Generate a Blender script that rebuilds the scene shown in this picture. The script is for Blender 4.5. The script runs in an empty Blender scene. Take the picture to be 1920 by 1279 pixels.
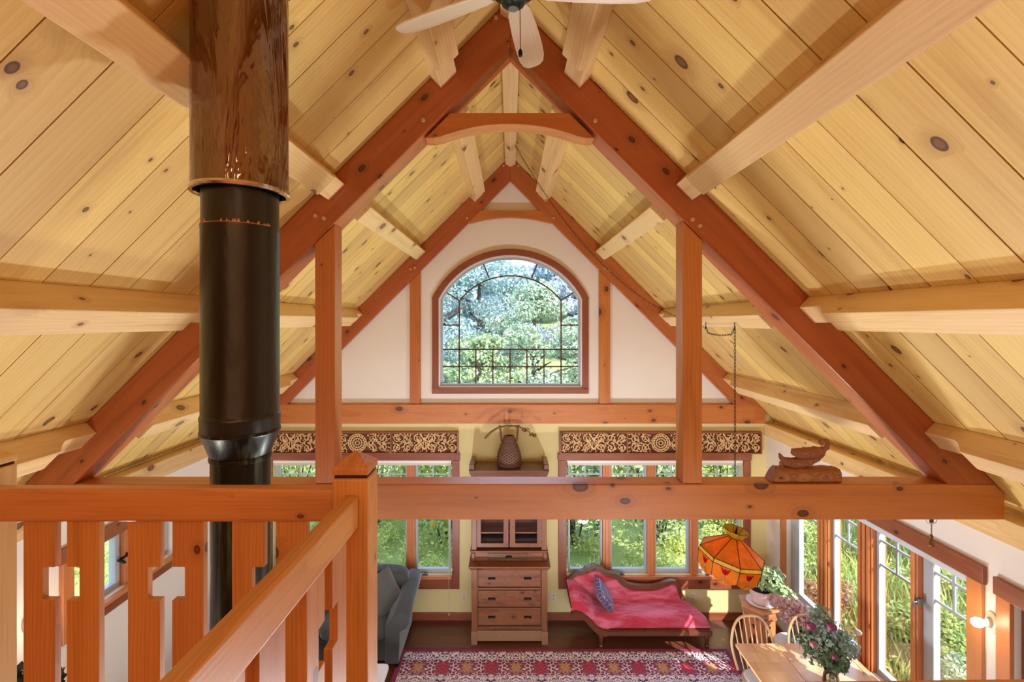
import bpy, bmesh, math, random
import numpy as np
from mathutils import Vector, Matrix, Euler, noise
from mathutils.geometry import tessellate_polygon

RND = random.Random(11)
SC = bpy.context.scene
COL = SC.collection
F, CX, CY, H = 900.0, 957.0, 603.0, 4.04          # focal length in px, vanishing point, eye height
S2 = math.sqrt(0.5)

def W(px, py, Y):
    return Vector(((px - CX) * Y / F, Y, H - (py - CY) * Y / F))

def lin(c):
    out = []
    for v in c:
        v = v / 255.0
        out.append(v / 12.92 if v <= 0.04045 else ((v + 0.055) / 1.055) ** 2.4)
    return (out[0], out[1], out[2], 1.0)

# ------------------------------------------------------------------ mesh builder
class MB:
    def __init__(s, T=None):
        s.v = []; s.f = []; s.T = T
    def add(s, vs, fs, M=None):
        b = len(s.v)
        for p in vs:
            p = Vector(p)
            if M is not None: p = M @ p
            if s.T is not None: p = s.T @ p
            s.v.append(p)
        for f in fs: s.f.append(tuple(i + b for i in f))
        return s
    def box(s, x0, x1, y0, y1, z0, z1, M=None):
        vs = [(x0,y0,z0),(x1,y0,z0),(x1,y1,z0),(x0,y1,z0),(x0,y0,z1),(x1,y0,z1),(x1,y1,z1),(x0,y1,z1)]
        return s.add(vs, [(0,3,2,1),(4,5,6,7),(0,1,5,4),(1,2,6,5),(2,3,7,6),(3,0,4,7)], M)
    def prism(s, outer, d0, d1, holes=(), plane='XZ', M=None):
        mp = {'XZ': lambda a,b,d:(a,d,b), 'YZ': lambda a,b,d:(d,a,b), 'XY': lambda a,b,d:(a,b,d)}[plane]
        rings = [list(outer)] + [list(h) for h in holes]
        flat = [p for r in rings for p in r]
        n = len(flat)
        tris = tessellate_polygon([[Vector((p[0],p[1],0)) for p in r] for r in rings]) if (holes or len(outer) > 4) else [tuple(range(n))]
        vs = [mp(p[0],p[1],d0) for p in flat] + [mp(p[0],p[1],d1) for p in flat]
        fs = [tuple(t) for t in tris] + [tuple(i+n for i in reversed(t)) for t in tris]
        b = 0
        for r in rings:
            k = len(r)
            for i in range(k):
                j = (i+1) % k
                fs.append((b+i, b+j, b+j+n, b+i+n))
            b += k
        return s.add(vs, fs, M)
    def tube(s, pts, r, n=8, closed=False, M=None, sq=None):
        pts = [Vector(p) for p in pts]; k = len(pts)
        rs = r if isinstance(r, (list, tuple)) else [r]*k
        vs = []; up = None
        for i in range(k):
            if closed: t = pts[(i+1)%k] - pts[i-1]
            else: t = pts[min(i+1,k-1)] - pts[max(i-1,0)]
            t.normalize()
            if up is None:
                up = Vector((0,0,1)) if abs(t.z) < .9 else Vector((1,0,0))
            a = (up - t*up.dot(t))
            if a.length < 1e-5: a = t.orthogonal()
            a.normalize(); up = a; b = t.cross(a)
            for j in range(n):
                th = 2*math.pi*(j+.5)/n
                ca, sa = math.cos(th), math.sin(th)
                if sq: ca *= sq[0]; sa *= sq[1]
                vs.append(pts[i] + (a*ca + b*sa)*rs[i])
        fs = []
        for i in range(k if closed else k-1):
            i2 = (i+1) % k
            for j in range(n):
                j2 = (j+1) % n
                fs.append((i*n+j, i*n+j2, i2*n+j2, i2*n+j))
        if not closed:
            fs.append(tuple(reversed(range(n)))); fs.append(tuple(range((k-1)*n, k*n)))
        return s.add(vs, fs, M)
    def lathe(s, prof, n=24, c=(0,0,0), M=None, fr=None, cap=True):
        vs = []; k = len(prof)
        for i,(r,z) in enumerate(prof):
            for j in range(n):
                th = 2*math.pi*j/n
                q = fr(th, z) if fr else 1.0
                vs.append((c[0]+r*q*math.cos(th), c[1]+r*q*math.sin(th), c[2]+z))
        fs = []
        for i in range(k-1):
            for j in range(n):
                j2 = (j+1) % n
                fs.append((i*n+j, i*n+j2, (i+1)*n+j2, (i+1)*n+j))
        if cap:
            if prof[0][0] > 1e-6: fs.append(tuple(reversed(range(n))))
            if prof[-1][0] > 1e-6: fs.append(tuple(range((k-1)*n, k*n)))
        return s.add(vs, fs, M)
    def ell(s, c, r, nu=12, nv=8, M=None, e=1.0):
        if not isinstance(r, (tuple, list)): r = (r, r, r)
        pw = lambda v: math.copysign(abs(v)**e, v)
        vs = []
        for i in range(nv+1):
            ph = math.pi*(i/nv - .5)
            for j in range(nu):
                th = 2*math.pi*j/nu
                vs.append((c[0]+r[0]*pw(math.cos(ph))*pw(math.cos(th)), c[1]+r[1]*pw(math.cos(ph))*pw(math.sin(th)), c[2]+r[2]*pw(math.sin(ph))))
        fs = []
        for i in range(nv):
            for j in range(nu):
                j2 = (j+1) % nu
                fs.append((i*nu+j, i*nu+j2, (i+1)*nu+j2, (i+1)*nu+j))
        return s.add(vs, fs, M)
    def grid(s, fn, nu, nv):
        vs = [fn(i/nu, j/nv) for j in range(nv+1) for i in range(nu+1)]
        fs = [(j*(nu+1)+i, j*(nu+1)+i+1, (j+1)*(nu+1)+i+1, (j+1)*(nu+1)+i) for j in range(nv) for i in range(nu)]
        return s.add(vs, fs)
    def build(s, name, mat, parent=None, loc=None, M=None, smooth=False, bevel=0, seg=2, subd=0, weld=False):
        if M is None:
            M = MAT[parent.name] if parent is not None else Matrix.Translation(loc if loc is not None else base_of(s.v))
        Mi = M.inverted()
        me = bpy.data.meshes.new(name)
        me.from_pydata([Mi @ v for v in s.v], [], s.f)
        bm = bmesh.new(); bm.from_mesh(me)
        if weld: bmesh.ops.remove_doubles(bm, verts=bm.verts, dist=1e-5)
        bmesh.ops.recalc_face_normals(bm, faces=bm.faces)
        bm.to_mesh(me); bm.free()
        if smooth:
            me.polygons.foreach_set('use_smooth', [True]*len(me.polygons))
            me.set_sharp_from_angle(angle=math.radians(smooth if smooth is not True else 40))
        me.materials.append(mat)
        return link(name, me, parent, M, bevel, seg, subd)

MAT = {}
def base_of(vs):
    xs = [v.x for v in vs]; ys = [v.y for v in vs]; zs = [v.z for v in vs]
    return ((min(xs)+max(xs))/2, (min(ys)+max(ys))/2, min(zs))

def link(name, me, parent, M, bevel=0, seg=2, subd=0):
    o = bpy.data.objects.new(name, me); COL.objects.link(o)
    if parent is not None:
        o.parent = parent
        o.matrix_basis = MAT[parent.name].inverted() @ M
    else:
        o.matrix_basis = M
    MAT[o.name] = M.copy()
    if bevel:
        b = o.modifiers.new('edge', 'BEVEL'); b.width = bevel; b.segments = seg; b.limit_method = 'ANGLE'; b.angle_limit = math.radians(35)
    if subd:
        d = o.modifiers.new('smooth', 'SUBSURF'); d.levels = subd; d.render_levels = subd
    return o

def tag(o, label, cat, group=None, kind=None):
    if label: o['label'] = label
    if cat: o['category'] = cat
    if group: o['group'] = group
    if kind: o['kind'] = kind
    return o

def thing(name, label, cat, loc=(0,0,0), rotz=0.0, group=None, M=None):
    o = bpy.data.objects.new(name, None); COL.objects.link(o)
    o.empty_display_size = .1
    if M is None: M = Matrix.Translation(loc) @ Matrix.Rotation(rotz, 4, 'Z')
    o.matrix_basis = M; MAT[o.name] = M.copy()
    return tag(o, label, cat, group)

def structure(o, kind='structure'):
    o['kind'] = kind; return o

def dup(o, M, parent=None):
    """copy a thing with its parts and sub-parts; M is the new world matrix of the root"""
    c = o.copy(); COL.objects.link(c)
    if parent is None:
        c.matrix_basis = M; MAT[c.name] = M.copy()
    else:
        c.parent = parent; MAT[c.name] = MAT[parent.name] @ c.matrix_basis
    for ch in [k for k in bpy.data.objects if k.parent == o]:
        dup(ch, None, c)
    return c

def rot(axis, deg): return Matrix.Rotation(math.radians(deg), 4, axis)
def tr(*p): return Matrix.Translation(Vector(p))

# ------------------------------------------------------------------ materials
class NT:
    def __init__(s, name):
        s.m = bpy.data.materials.new(name); s.m.use_nodes = True
        s.t = s.m.node_tree; s.t.nodes.clear()
    def n(s, typ, props=None, **ins):
        nd = s.t.nodes.new(typ)
        for k, v in (props or {}).items(): setattr(nd, k, v)
        for k, v in ins.items():
            key = int(k[1:]) if k[0] == 'i' and k[1:].isdigit() else k.replace('_', ' ')
            sock = nd.inputs[key]
            if hasattr(v, 'is_linked'): s.t.links.new(v, sock)
            else: sock.default_value = v
        return nd
    def mth(s, op, a, b=0.0, c=0.0, clamp=False):
        nd = s.t.nodes.new('ShaderNodeMath'); nd.operation = op; nd.use_clamp = clamp
        for i, v in enumerate((a, b, c)):
            if hasattr(v, 'is_linked'): s.t.links.new(v, nd.inputs[i])
            else: nd.inputs[i].default_value = v
        return nd.outputs[0]
    def mix(s, fac, a, b, blend='MIX'):
        nd = s.t.nodes.new('ShaderNodeMix'); nd.data_type = 'RGBA'; nd.blend_type = blend
        for sock, v in ((nd.inputs[0], fac), (nd.inputs[6], a), (nd.inputs[7], b)):
            if hasattr(v, 'is_linked'): s.t.links.new(v, sock)
            else: sock.default_value = v
        return nd.outputs[2]
    def ss(s, v, lo, hi):
        nd = s.t.nodes.new('ShaderNodeMapRange'); nd.interpolation_type = 'SMOOTHSTEP'
        for i, x in enumerate((v, lo, hi, 0.0, 1.0)):
            if hasattr(x, 'is_linked'): s.t.links.new(x, nd.inputs[i])
            else: nd.inputs[i].default_value = x
        return nd.outputs[0]
    def obj(s): return s.n('ShaderNodeTexCoord').outputs['Object']
    def vmul(s, v, xyz):
        return s.n('ShaderNodeVectorMath', {'operation': 'MULTIPLY'}, i0=v, i1=xyz).outputs[0]
    def vadd(s, v, w):
        return s.n('ShaderNodeVectorMath', {'operation': 'ADD'}, i0=v, i1=w).outputs[0]
    def noise(s, v, scale, detail=3, dist=0.0, rough=.55):
        return s.n('ShaderNodeTexNoise', None, Vector=v, Scale=scale, Detail=detail, Distortion=dist, Roughness=rough).outputs[0]
    def bsdf(s, **ins):
        b = s.n('ShaderNodeBsdfPrincipled', None, **ins)
        o = s.n('ShaderNodeOutputMaterial', None, Surface=b.outputs[0])
        return b
    def bump(s, h, strength=.2, dist=.01):
        return s.n('ShaderNodeBump', None, Height=h, Strength=strength, Distance=dist).outputs[0]

def simple(name, col, rough=.5, metal=0.0, coat=0.0, var=0.0, vs=8.0, bump=0.0, bs=60.0, **kw):
    t = NT(name); c = lin(col)
    base = c
    if var or bump:
        v = t.obj()
    if var:
        f = t.noise(v, vs, 3)
        base = t.mix(f, tuple(x*(1-var) for x in c[:3])+(1,), tuple(min(1, x*(1+var)) for x in c[:3])+(1,))
    ins = dict(Base_Color=base, Roughness=rough, Metallic=metal, Coat_Weight=coat)
    if bump: ins['Normal'] = t.bump(t.noise(v, bs, 3), bump)
    ins.update(kw)
    t.bsdf(**ins)
    return t.m

def wood(name, light, base, dark, axis='X', rough=.42, knots=.45, ks=1.0, grain=1.0, coat=.15, knotcol=(70,35,15), board=None, val=.12, streak=.5):
    """long-grained knotty timber; axis is the local axis the grain runs along; board = plank width across local Y"""
    t = NT(name)
    L, B, D, K = lin(light), lin(base), lin(dark), lin(knotcol)
    p = t.n('ShaderNodeSeparateXYZ', None, Vector=t.obj()).outputs
    o = {'X': (p[0], p[1], p[2]), 'Y': (p[1], p[0], p[2]), 'Z': (p[2], p[0], p[1])}[axis]
    rnd = t.n('ShaderNodeObjectInfo').outputs['Random']
    tone = rnd
    shift = t.mth('MULTIPLY', rnd, 41.0)
    a, b, c = o
    if board:
        idx = t.mth('FLOOR', t.mth('DIVIDE', t.mth('ADD', p[1], 40*board), board))
        wn = t.n('ShaderNodeTexWhiteNoise', {'noise_dimensions': '2D'}, Vector=t.n('ShaderNodeCombineXYZ', None, X=idx, Y=shift).outputs[0])
        tone = wn.outputs[0]
        shift = t.mth('ADD', shift, t.mth('MULTIPLY', tone, 63.0))
    q = t.n('ShaderNodeCombineXYZ', None, X=t.mth('ADD', a, shift), Y=t.mth('ADD', b, t.mth('MULTIPLY', shift, .37)), Z=c).outputs[0]
    kq = t.n('ShaderNodeCombineXYZ', None, X=t.mth('MULTIPLY', t.mth('ADD', a, shift), 4.0*ks), Y=t.mth('MULTIPLY', t.mth('ADD', t.mth('SUBTRACT', b, t.mth('MULTIPLY', c, 1.13)), t.mth('MULTIPLY', shift, .37)), 5.8*ks), Z=0.0).outputs[0]
    vor = t.n('ShaderNodeTexVoronoi', {'feature': 'F1', 'voronoi_dimensions': '2D'}, Vector=kq, Scale=1.0, Randomness=1.0)
    vd = vor.outputs['Distance']
    vc = t.n('ShaderNodeSeparateColor', None, Color=vor.outputs['Color']).outputs
    rad = t.mth('MULTIPLY', t.mth('MAXIMUM', t.mth('SUBTRACT', vc[0], 1.0-knots), 0.0), .21/max(knots, .01))
    rad = t.mth('MULTIPLY', rad, t.mth('ADD', .35, t.mth('MULTIPLY', vc[1], .65)))
    halo = t.mth('SUBTRACT', 1.0, t.ss(vd, t.mth('MULTIPLY', rad, .8), t.mth('ADD', t.mth('MULTIPLY', rad, 3.2), .01)))
    kn = t.mth('SUBTRACT', 1.0, t.ss(vd, t.mth('MULTIPLY', rad, .80), t.mth('ADD', rad, .004)))
    core = t.mth('SUBTRACT', 1.0, t.ss(vd, t.mth('MULTIPLY', rad, .35), t.mth('MULTIPLY', rad, .8)))
    on = t.mth('GREATER_THAN', rad, .012)
    kn = t.mth('MULTIPLY', kn, on); halo = t.mth('MULTIPLY', halo, on)
    # grain bends round the knots
    q2 = t.vadd(q, t.n('ShaderNodeCombineXYZ', None, X=0.0, Y=t.mth('MULTIPLY', halo, .05), Z=t.mth('MULTIPLY', halo, .03)).outputs[0])
    g1 = t.noise(t.vmul(q2, (.55, 9, 9)), 1.0, 4, .8)
    rings = t.n('ShaderNodeTexWave', {'wave_type': 'BANDS', 'bands_direction': 'Y', 'wave_profile': 'SAW'}, Vector=t.vmul(q2, (.25, 1, 1)), Scale=14.0*grain, Distortion=5.0, Detail=2.0, Detail_Scale=.7).outputs['Fac']
    fine = t.noise(t.vmul(q2, (4, 150, 150)), 1.0, 2)
    f = t.mth('ADD', t.mth('MULTIPLY', g1, .75), t.mth('MULTIPLY', rings, .22*streak*2))
    f = t.ss(f, .25, .85)
    col = t.mix(f, L, B)
    col = t.mix(t.mth('MULTIPLY', t.ss(g1, .52, .80), .6*streak), col, D)
    col = t.mix(t.mth('MULTIPLY', t.ss(fine, .5, .75), .35*streak), col, D)
    col = t.mix(t.mth('MULTIPLY', halo, .35), col, D)
    col = t.mix(t.mth('MULTIPLY', kn, .92), col, K)
    col = t.mix(t.mth('MULTIPLY', t.mth('MULTIPLY', core, on), .5), col, D)
    vv = t.mth('ADD', 1.0-val, t.mth('MULTIPLY', tone, 2*val))
    col = t.n('ShaderNodeHueSaturation', None, Hue=t.mth('ADD', .494, t.mth('MULTIPLY', tone, .012)), Saturation=1.0, Value=vv, Color=col).outputs[0]
    hgt = t.mth('SUBTRACT', t.mth('MULTIPLY', fine, .4), t.mth('MULTIPLY', kn, .5))
    t.bsdf(Base_Color=col, Roughness=rough, Coat_Weight=coat, Coat_Roughness=.28, Coat_IOR=1.5+.25*max(0, coat-.6)/.4, Normal=t.bump(hgt, .12, .004))
    return t.m

def three(fn): return {ax: fn(ax) for ax in 'XYZ'}

PINEB = wood('pine_board', (232,203,128), (215,177,99), (166,116,56), 'X', .5, .36, .9, .8, .1, (62,36,22), board=.239, val=.13, streak=.42)
PINE = three(lambda a: wood('pine_timber_'+a, (238,208,154), (224,186,126), (170,118,66), a, .5, .3, .8, 1, .1, (90,55,30)))
FIR = three(lambda a: wood('fir_timber_'+a, (200,124,62), (180,102,43), (122,62,22), a, .46, .42, .8, .8, .25, (62,24,8), val=.06))
RAFT = wood('fir_rafter', (184,102,50), (158,80,34), (106,50,18), 'X', .48, .4, .8, .8, .3, (56,18,6), val=.05)
RAIL = three(lambda a: wood('rail_fir_'+a, (212,152,94), (194,132,74), (148,92,46), a, .42, .14, 1.6, 2.2, .3, (74,32,12), val=.08, streak=.8))
TRIM = three(lambda a: wood('trim_cherry_'+a, (150,84,56), (132,68,44), (96,44,26), a, .42, .2, 1.2, 1.2, .2, (60,25,12), val=.05))
MULL = three(lambda a: wood('mullion_fir_'+a, (206,132,78), (186,106,56), (150,74,36), a, .4, .1, 1.2, 2, .2, (90,40,20), val=.05))
DRES = three(lambda a: wood('old_oak_'+a, (140,88,56), (116,66,40), (72,36,20), a, .5, .15, 1.5, 3, .1, (40,18,10), val=.1, streak=.9))
WALN = three(lambda a: wood('walnut_'+a, (112,66,40), (84,44,24), (44,20,10), a, .33, .1, 1.5, 2, .4, (30,12,6), val=.05))
BEECH = three(lambda a: wood('beech_'+a, (214,178,136), (196,152,108), (160,112,70), a, .4, .05, 1.5, 2, .25, (120,80,50), val=.05))
TABLE = wood('table_maple', (226,180,136), (204,148,100), (166,106,62), 'Y', .22, .08, 1.2, 1.2, .5, (110,60,30), board=.13, val=.10)
FLOORM = wood('floor_wood', (110,62,46), (88,46,34), (54,24,17), 'X', .28, .2, 1.2, 1.2, .4, (36,14,10), board=.12, val=.16)
STAND = three(lambda a: wood('stand_wood_'+a, (208,146,96), (184,116,68), (140,76,40), a, .4, .1, 1.5, 2, .2, (90,40,20)))
DRIFT = wood('driftwood', (166,110,78), (136,82,56), (82,44,28), 'X', .8, .1, 3, 3, 0, (60,30,20), streak=1.0)
LOGM = wood('log_wood', (178,124,74), (150,94,50), (92,50,24), 'X', .65, .3, 2, 3, 0, (60,30,15), streak=1.0)
FANW = wood('fan_blade_wood', (232,218,198), (216,196,168), (186,156,122), 'X', .3, .05, 1, 1.5, .4, (120,80,50))

WALLW = simple('white_plaster', (236,232,226), .85, var=.02, vs=2, bump=.04, bs=120)
WALLY = simple('pale_yellow_plaster', (226,214,158), .85, var=.03, vs=2, bump=.04, bs=120)
WHITE = simple('white_paint', (236,236,236), .4)
CREAM = simple('cream_plastic', (226,220,198), .4)
SASH = simple('pale_grey_sash', (172,180,190), .4)
DARKSASH = simple('bronze_muntin', (84,44,28), .45)
BLACK = simple('black_iron', (22,22,24), .45, .6)
GREYMET = simple('grey_metal', (120,130,132), .35, .8)
BRASS = simple('antique_brass', (120,92,50), .35, 1.0)
PEG = simple('oak_peg', (206,168,124), .6, var=.15, vs=60)
BLIND = simple('linen_blind', (206,204,190), .8, var=.04, vs=40)
DARKGAP = simple('dark_gap', (58,30,14), .9)

def glass(name, tint=(1,1,1,1), fac=.06):
    t = NT(name)
    tr_ = t.n('ShaderNodeBsdfTransparent', None, Color=tint)
    gl = t.n('ShaderNodeBsdfGlossy', None, Color=(.9,.95,1,1), Roughness=.02)
    fr = t.n('ShaderNodeFresnel', None, IOR=1.45)
    mx = t.n('ShaderNodeMixShader', None, i0=t.mth('MULTIPLY', fr.outputs[0], fac/.04*.6, clamp=True), i1=tr_.outputs[0], i2=gl.outputs[0])
    t.n('ShaderNodeOutputMaterial', None, Surface=mx.outputs[0])
    return t.m
GLASS = glass('window_glass', fac=.012)
VASEG = glass('vase_glass', (.86,.93,.92,1), .16)

def leafmat(name, c1, c2, trans=.35, rough=.55):
    t = NT(name)
    r = t.n('ShaderNodeNewGeometry').outputs['Random Per Island']
    r2 = t.noise(t.obj(), 1.3, 2)
    col = t.mix(r, lin(c1), lin(c2))
    col = t.n('ShaderNodeHueSaturation', None, Hue=.5, Saturation=1.0, Value=t.mth('ADD', .65, t.mth('MULTIPLY', r2, .7)), Color=col).outputs[0]
    d = t.n('ShaderNodeBsdfPrincipled', None, Base_Color=col, Roughness=rough)
    tl = t.n('ShaderNodeBsdfTranslucent', None, Color=col)
    mx = t.n('ShaderNodeMixShader', None, i0=trans, i1=d.outputs[0], i2=tl.outputs[0])
    t.n('ShaderNodeOutputMaterial', None, Surface=mx.outputs[0])
    return t.m

def bulbmat(name, col, strength):
    t = NT(name)
    e = t.n('ShaderNodeEmission', None, Color=col, Strength=strength)
    t.n('ShaderNodeOutputMaterial', None, Surface=e.outputs[0])
    return t.m
BULB = bulbmat('lit_bulb', (1,.86,.66,1), 9.0)

def light(kind, name, loc, energy, col, **kw):
    d = bpy.data.lights.new(name, kind); d.energy = energy; d.color = col
    r = kw.pop('rot', None)
    for k, v in kw.items(): setattr(d, k, v)
    o = bpy.data.objects.new(name, d); COL.objects.link(o); o.location = loc
    if r is not None: o.rotation_euler = r
    return o

def leafcloud(name, blobs, n, size, mat, seed, parent=None, loc=None, M=None, shell=(.55, 1.0), aspect=.5, up=.3):
    """blobs: (x,y,z,rx,ry,rz). a mesh of n small folded leaves over the blobs, world coordinates"""
    g = np.random.default_rng(seed)
    bl = np.array(blobs, float)
    wgt = (bl[:,3]*bl[:,5]); wgt /= wgt.sum()
    k = g.choice(len(bl), n, p=wgt)
    d = g.normal(size=(n,3)); d /= np.linalg.norm(d, axis=1)[:,None]
    rr = shell[0] + (shell[1]-shell[0])*np.sqrt(g.random(n))
    c = bl[k,:3] + d*bl[k,3:]*rr[:,None]
    nrm = d + g.normal(size=(n,3))*.6 + np.array([0,0,up]); nrm /= np.linalg.norm(nrm, axis=1)[:,None]
    ax = np.cross(nrm, g.normal(size=(n,3))); ax /= np.linalg.norm(ax, axis=1)[:,None]
    bx = np.cross(nrm, ax)
    sz = (size*(.6+.8*g.random(n)))[:,None]
    v = np.stack([c - ax*sz, c + bx*sz*aspect - nrm*sz*.12, c + ax*sz, c - bx*sz*aspect - nrm*sz*.12], 1).reshape(-1,3)
    return quadmesh(name, v, mat, parent, loc, M)

def quadmesh(name, v, mat, parent=None, loc=None, M=None):
    n = len(v)//4
    if M is None:
        M = MAT[parent.name] if parent is not None else Matrix.Translation(loc if loc is not None else (float(v[:,0].mean()), float(v[:,1].mean()), float(v[:,2].min())))
    Mi = np.array(M.inverted())
    v = v @ Mi[:3,:3].T + Mi[:3,3]
    me = bpy.data.meshes.new(name)
    me.vertices.add(4*n); me.vertices.foreach_set('co', v.astype(np.float32).ravel())
    me.loops.add(4*n); me.loops.foreach_set('vertex_index', np.arange(4*n, dtype=np.int32))
    me.polygons.add(n); me.polygons.foreach_set('loop_start', np.arange(0, 4*n, 4, dtype=np.int32))
    me.update(calc_edges=True); me.validate()
    me.materials.append(mat)
    return link(name, me, parent, M)
# ================================================================== the room shell
D1, D2, YW = 3.30, 6.435, 6.50            # front faces of the two bents, inner face of the end wall
RZ = 6.265                                # ridge height of the plank ceiling; both slopes are 45 degrees
XS = 3.47                                 # inner face of the side walls
PB = YW / F                               # metres per px on the end wall
def xb(px): return (px - CX) * PB
def zb(py): return H - (py - CY) * PB

def M45(side, y0, off=0.0):
    """frame with X running down the slope from the ridge; Z is world-normal to the slope"""
    x = Vector((side*S2, 0, -S2)); y = Vector((0, 1, 0)); z = x.cross(y)
    m = Matrix(((x.x, y.x, z.x, 0), (x.y, y.y, z.y, y0), (x.z, y.z, z.z, RZ), (0, 0, 0, 1)))
    return m

def plank_ceiling(side):
    M = M45(side, 2.822); b = MB(); zo = side            # outward is +z for the right slope, -z for the left one
    r = random.Random(5 + side)
    k0, k1 = int((-2.6-2.822)/.239)-1, int((6.47-2.822)/.239)+1
    L = 3.60/S2
    for k in range(k0, k1):
        g = r.choice((.002, .0026, .0032, .005))
        y0, y1 = k*.239 + g, min((k+1)*.239 - g, 6.50-2.822)
        za, zc = sorted((0.0, .02*zo))
        b.box(0, L, y0, y1, za, zc, M)
    o = b.build('ceiling', PINEB, M=M)
    z0, z1 = sorted((.006*zo, .12*zo))
    MB().box(-.02, L, -2.6-2.822, 6.65-2.822, z0, z1, M).build('roof_deck', DARKGAP, o)
    structure(o)
    tag(o, 'sloping ceiling of knotty pine planks on the %s' % ('right' if side > 0 else 'left'), 'ceiling')
plank_ceiling(-1); plank_ceiling(1)

# arched window geometry (end gable)
AX = 0.0
A_in_w, A_sp, A_in_top, A_bot = .972, zb(561), zb(478.5), zb(727)
def arc_pts(halfw, zs, ztop, n=28):
    h = ztop - zs; r = (halfw**2 + h*h)/(2*h); zc = ztop - r
    a0 = math.asin(min(1, halfw/r))
    return [(AX + r*math.sin(-a0 + 2*a0*i/n), zc + r*math.cos(-a0 + 2*a0*i/n)) for i in range(n+1)], r, zc
def arch_loop(inset, n=28):
    a, r, zc = arc_pts(A_in_w - inset, A_sp - .0, A_in_top - inset, n)
    return [(AX - A_in_w + inset, A_bot + inset)] + a + [(AX + A_in_w - inset, A_bot + inset)]

ZG = 2.80
# end wall, lower part with two window openings
WL = dict(x0=xb(512), x1=xb(848), z0=.61, z1=2.166)
WR = dict(x0=xb(1062), x1=xb(1393), z0=.61, z1=2.166)
def rect(d): return [(d['x0'], d['z0']), (d['x1'], d['z0']), (d['x1'], d['z1']), (d['x0'], d['z1'])]
o = MB().prism([(-3.62,0),(3.62,0),(3.62,2.64),(3.46,2.80),(-3.46,2.80),(-3.62,2.64)], YW, YW+.16, [rect(WL), rect(WR)]).build('wall_back', WALLY, loc=(0,YW,0))
structure(o); tag(o, 'pale yellow plaster end wall behind the tall chest and chaise', 'wall')
o = MB().prism([(-3.455,2.802),(3.455,2.802),(0,6.262)], YW, YW+.16, [arch_loop(0)]).build('wall_gable', WALLW, loc=(0,YW,2.802))
structure(o); tag(o, 'white plaster gable wall around the arched window', 'wall')

# side walls
RW = dict(y0=3.625, y1=6.03, z0=.66, z1=2.12)
DR = dict(y0=2.30, y1=3.305, z0=.0, z1=2.10)
def rectY(d): return [(d['y0'], d['z0']), (d['y1'], d['z0']), (d['y1'], d['z1']), (d['y0'], d['z1'])]
o = MB().prism([(-2.6,0),(DR['y0'],0),(DR['y0'],DR['z1']),(DR['y1'],DR['z1']),(DR['y1'],0),(YW+.16,0),(YW+.16,2.50),(-2.6,2.50)], XS, XS+.15, [rectY(RW)], plane='YZ').build('wall_right', WALLW, loc=(XS,2,0))
structure(o); tag(o, 'white plaster side wall holding the tall row of windows', 'wall')
LW = dict(y0=3.79, y1=4.93, z0=1.66, z1=2.17)
o = MB().prism([(-2.6,0),(YW+.16,0),(YW+.16,2.50),(-2.6,2.50)], -XS-.15, -XS, [rectY(LW)], plane='YZ').build('wall_left', WALLW, loc=(-XS,2,0))
structure(o); tag(o, 'white plaster side wall seen between the balusters', 'wall')
o = MB().prism([(-3.62,0),(3.62,0),(3.62,2.64),(0,6.262),(-3.62,2.64)], -2.75, -2.6).build('wall_front', WALLW, loc=(0,-2.6,0))
structure(o); tag(o, 'white plaster wall at the loft end behind the viewer', 'wall')
# ground floor and loft floor
o = MB().box(-3.62, 3.62, -2.6, YW+.1, -.08, 0).build('floor', FLOORM, loc=(0,0,-.08)); structure(o)
tag(o, 'dark brown polished plank floor of the living room', 'floor')
o = MB().prism([(-3.46,-2.55),(3.46,-2.55),(3.46,.66),(-.36,.66),(-.36,1.27),(-3.46,1.27)], 2.56, 2.70, plane='XY').build('floor_loft', RAIL['X'], loc=(0,0,2.56))
structure(o); tag(o, 'timber loft floor under the railings', 'floor')
# baseboards
for nm, x0, x1, lab in (('baseboard_back', -3.46, -.52, 'red brown baseboard along the end wall between sofa and tall chest'), ('baseboard_back_right', .50, 3.46, 'red brown baseboard along the end wall behind the chaise')):
    o = MB().box(x0, x1, YW-.018, YW-.001, 0.0, .105).build(nm, TRIM['X'], bevel=.004); structure(o); tag(o, lab, 'baseboard')
o = MB().box(XS-.018, XS-.001, 3.75, YW-.02, 0.0, .105).build('baseboard_right', TRIM['Y'], bevel=.004); structure(o); tag(o, 'red brown baseboard under the tall side windows', 'baseboard')
o = MB().box(-XS+.001, -XS+.018, 1.3, YW-.02, 0.0, .105).build('baseboard_left', TRIM['Y'], bevel=.004); structure(o); tag(o, 'red brown baseboard along the left side wall', 'baseboard')

# ================================================================== timber frame
def rafter(side, y0, y1, label, pegs=()):
    M = M45(side, (y0+y1)/2)
    zt = 2.92
    poly = [(0, RZ-.004), (side*(RZ-.004-zt), zt), (side*3.008, zt), (0, 5.928)]
    r = thing('rafter', label, 'rafter', M=M)
    MB().prism(poly, y0, y1).build('rafter_timber', RAFT, r, M=M, bevel=.006)
    for (px, py) in pegs:
        p = W(px, py, y0)
        MB().add(*cyl(p + Vector((0,-.014,0)), p + Vector((0,.02,0)), .0145, 12)).build('peg', PEG, r, M=M, bevel=.003, seg=1)
    return r
def cyl(p0, p1, r, n=12, r1=None):
    b = MB(); b.tube([p0, p1], [r, r if r1 is None else r1], n)
    return b.v, b.f
r0 = rafter(-1, D1, D1+.2, 'dark red principal rafter of the near truss on the stovepipe side', [(794,226),(592,405),(608,410)])
r1 = rafter(1, D1, D1+.2, 'dark red principal rafter of the near truss above the driftwood sculpture', [(1116,227),(1298,412),(1312,424),(930,34)])
r2 = rafter(-1, D2, YW-.002, 'brown rafter against the end gable, sloping down toward the stovepipe', [(876,409),(770,505),(778,502),(944,311)])
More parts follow.
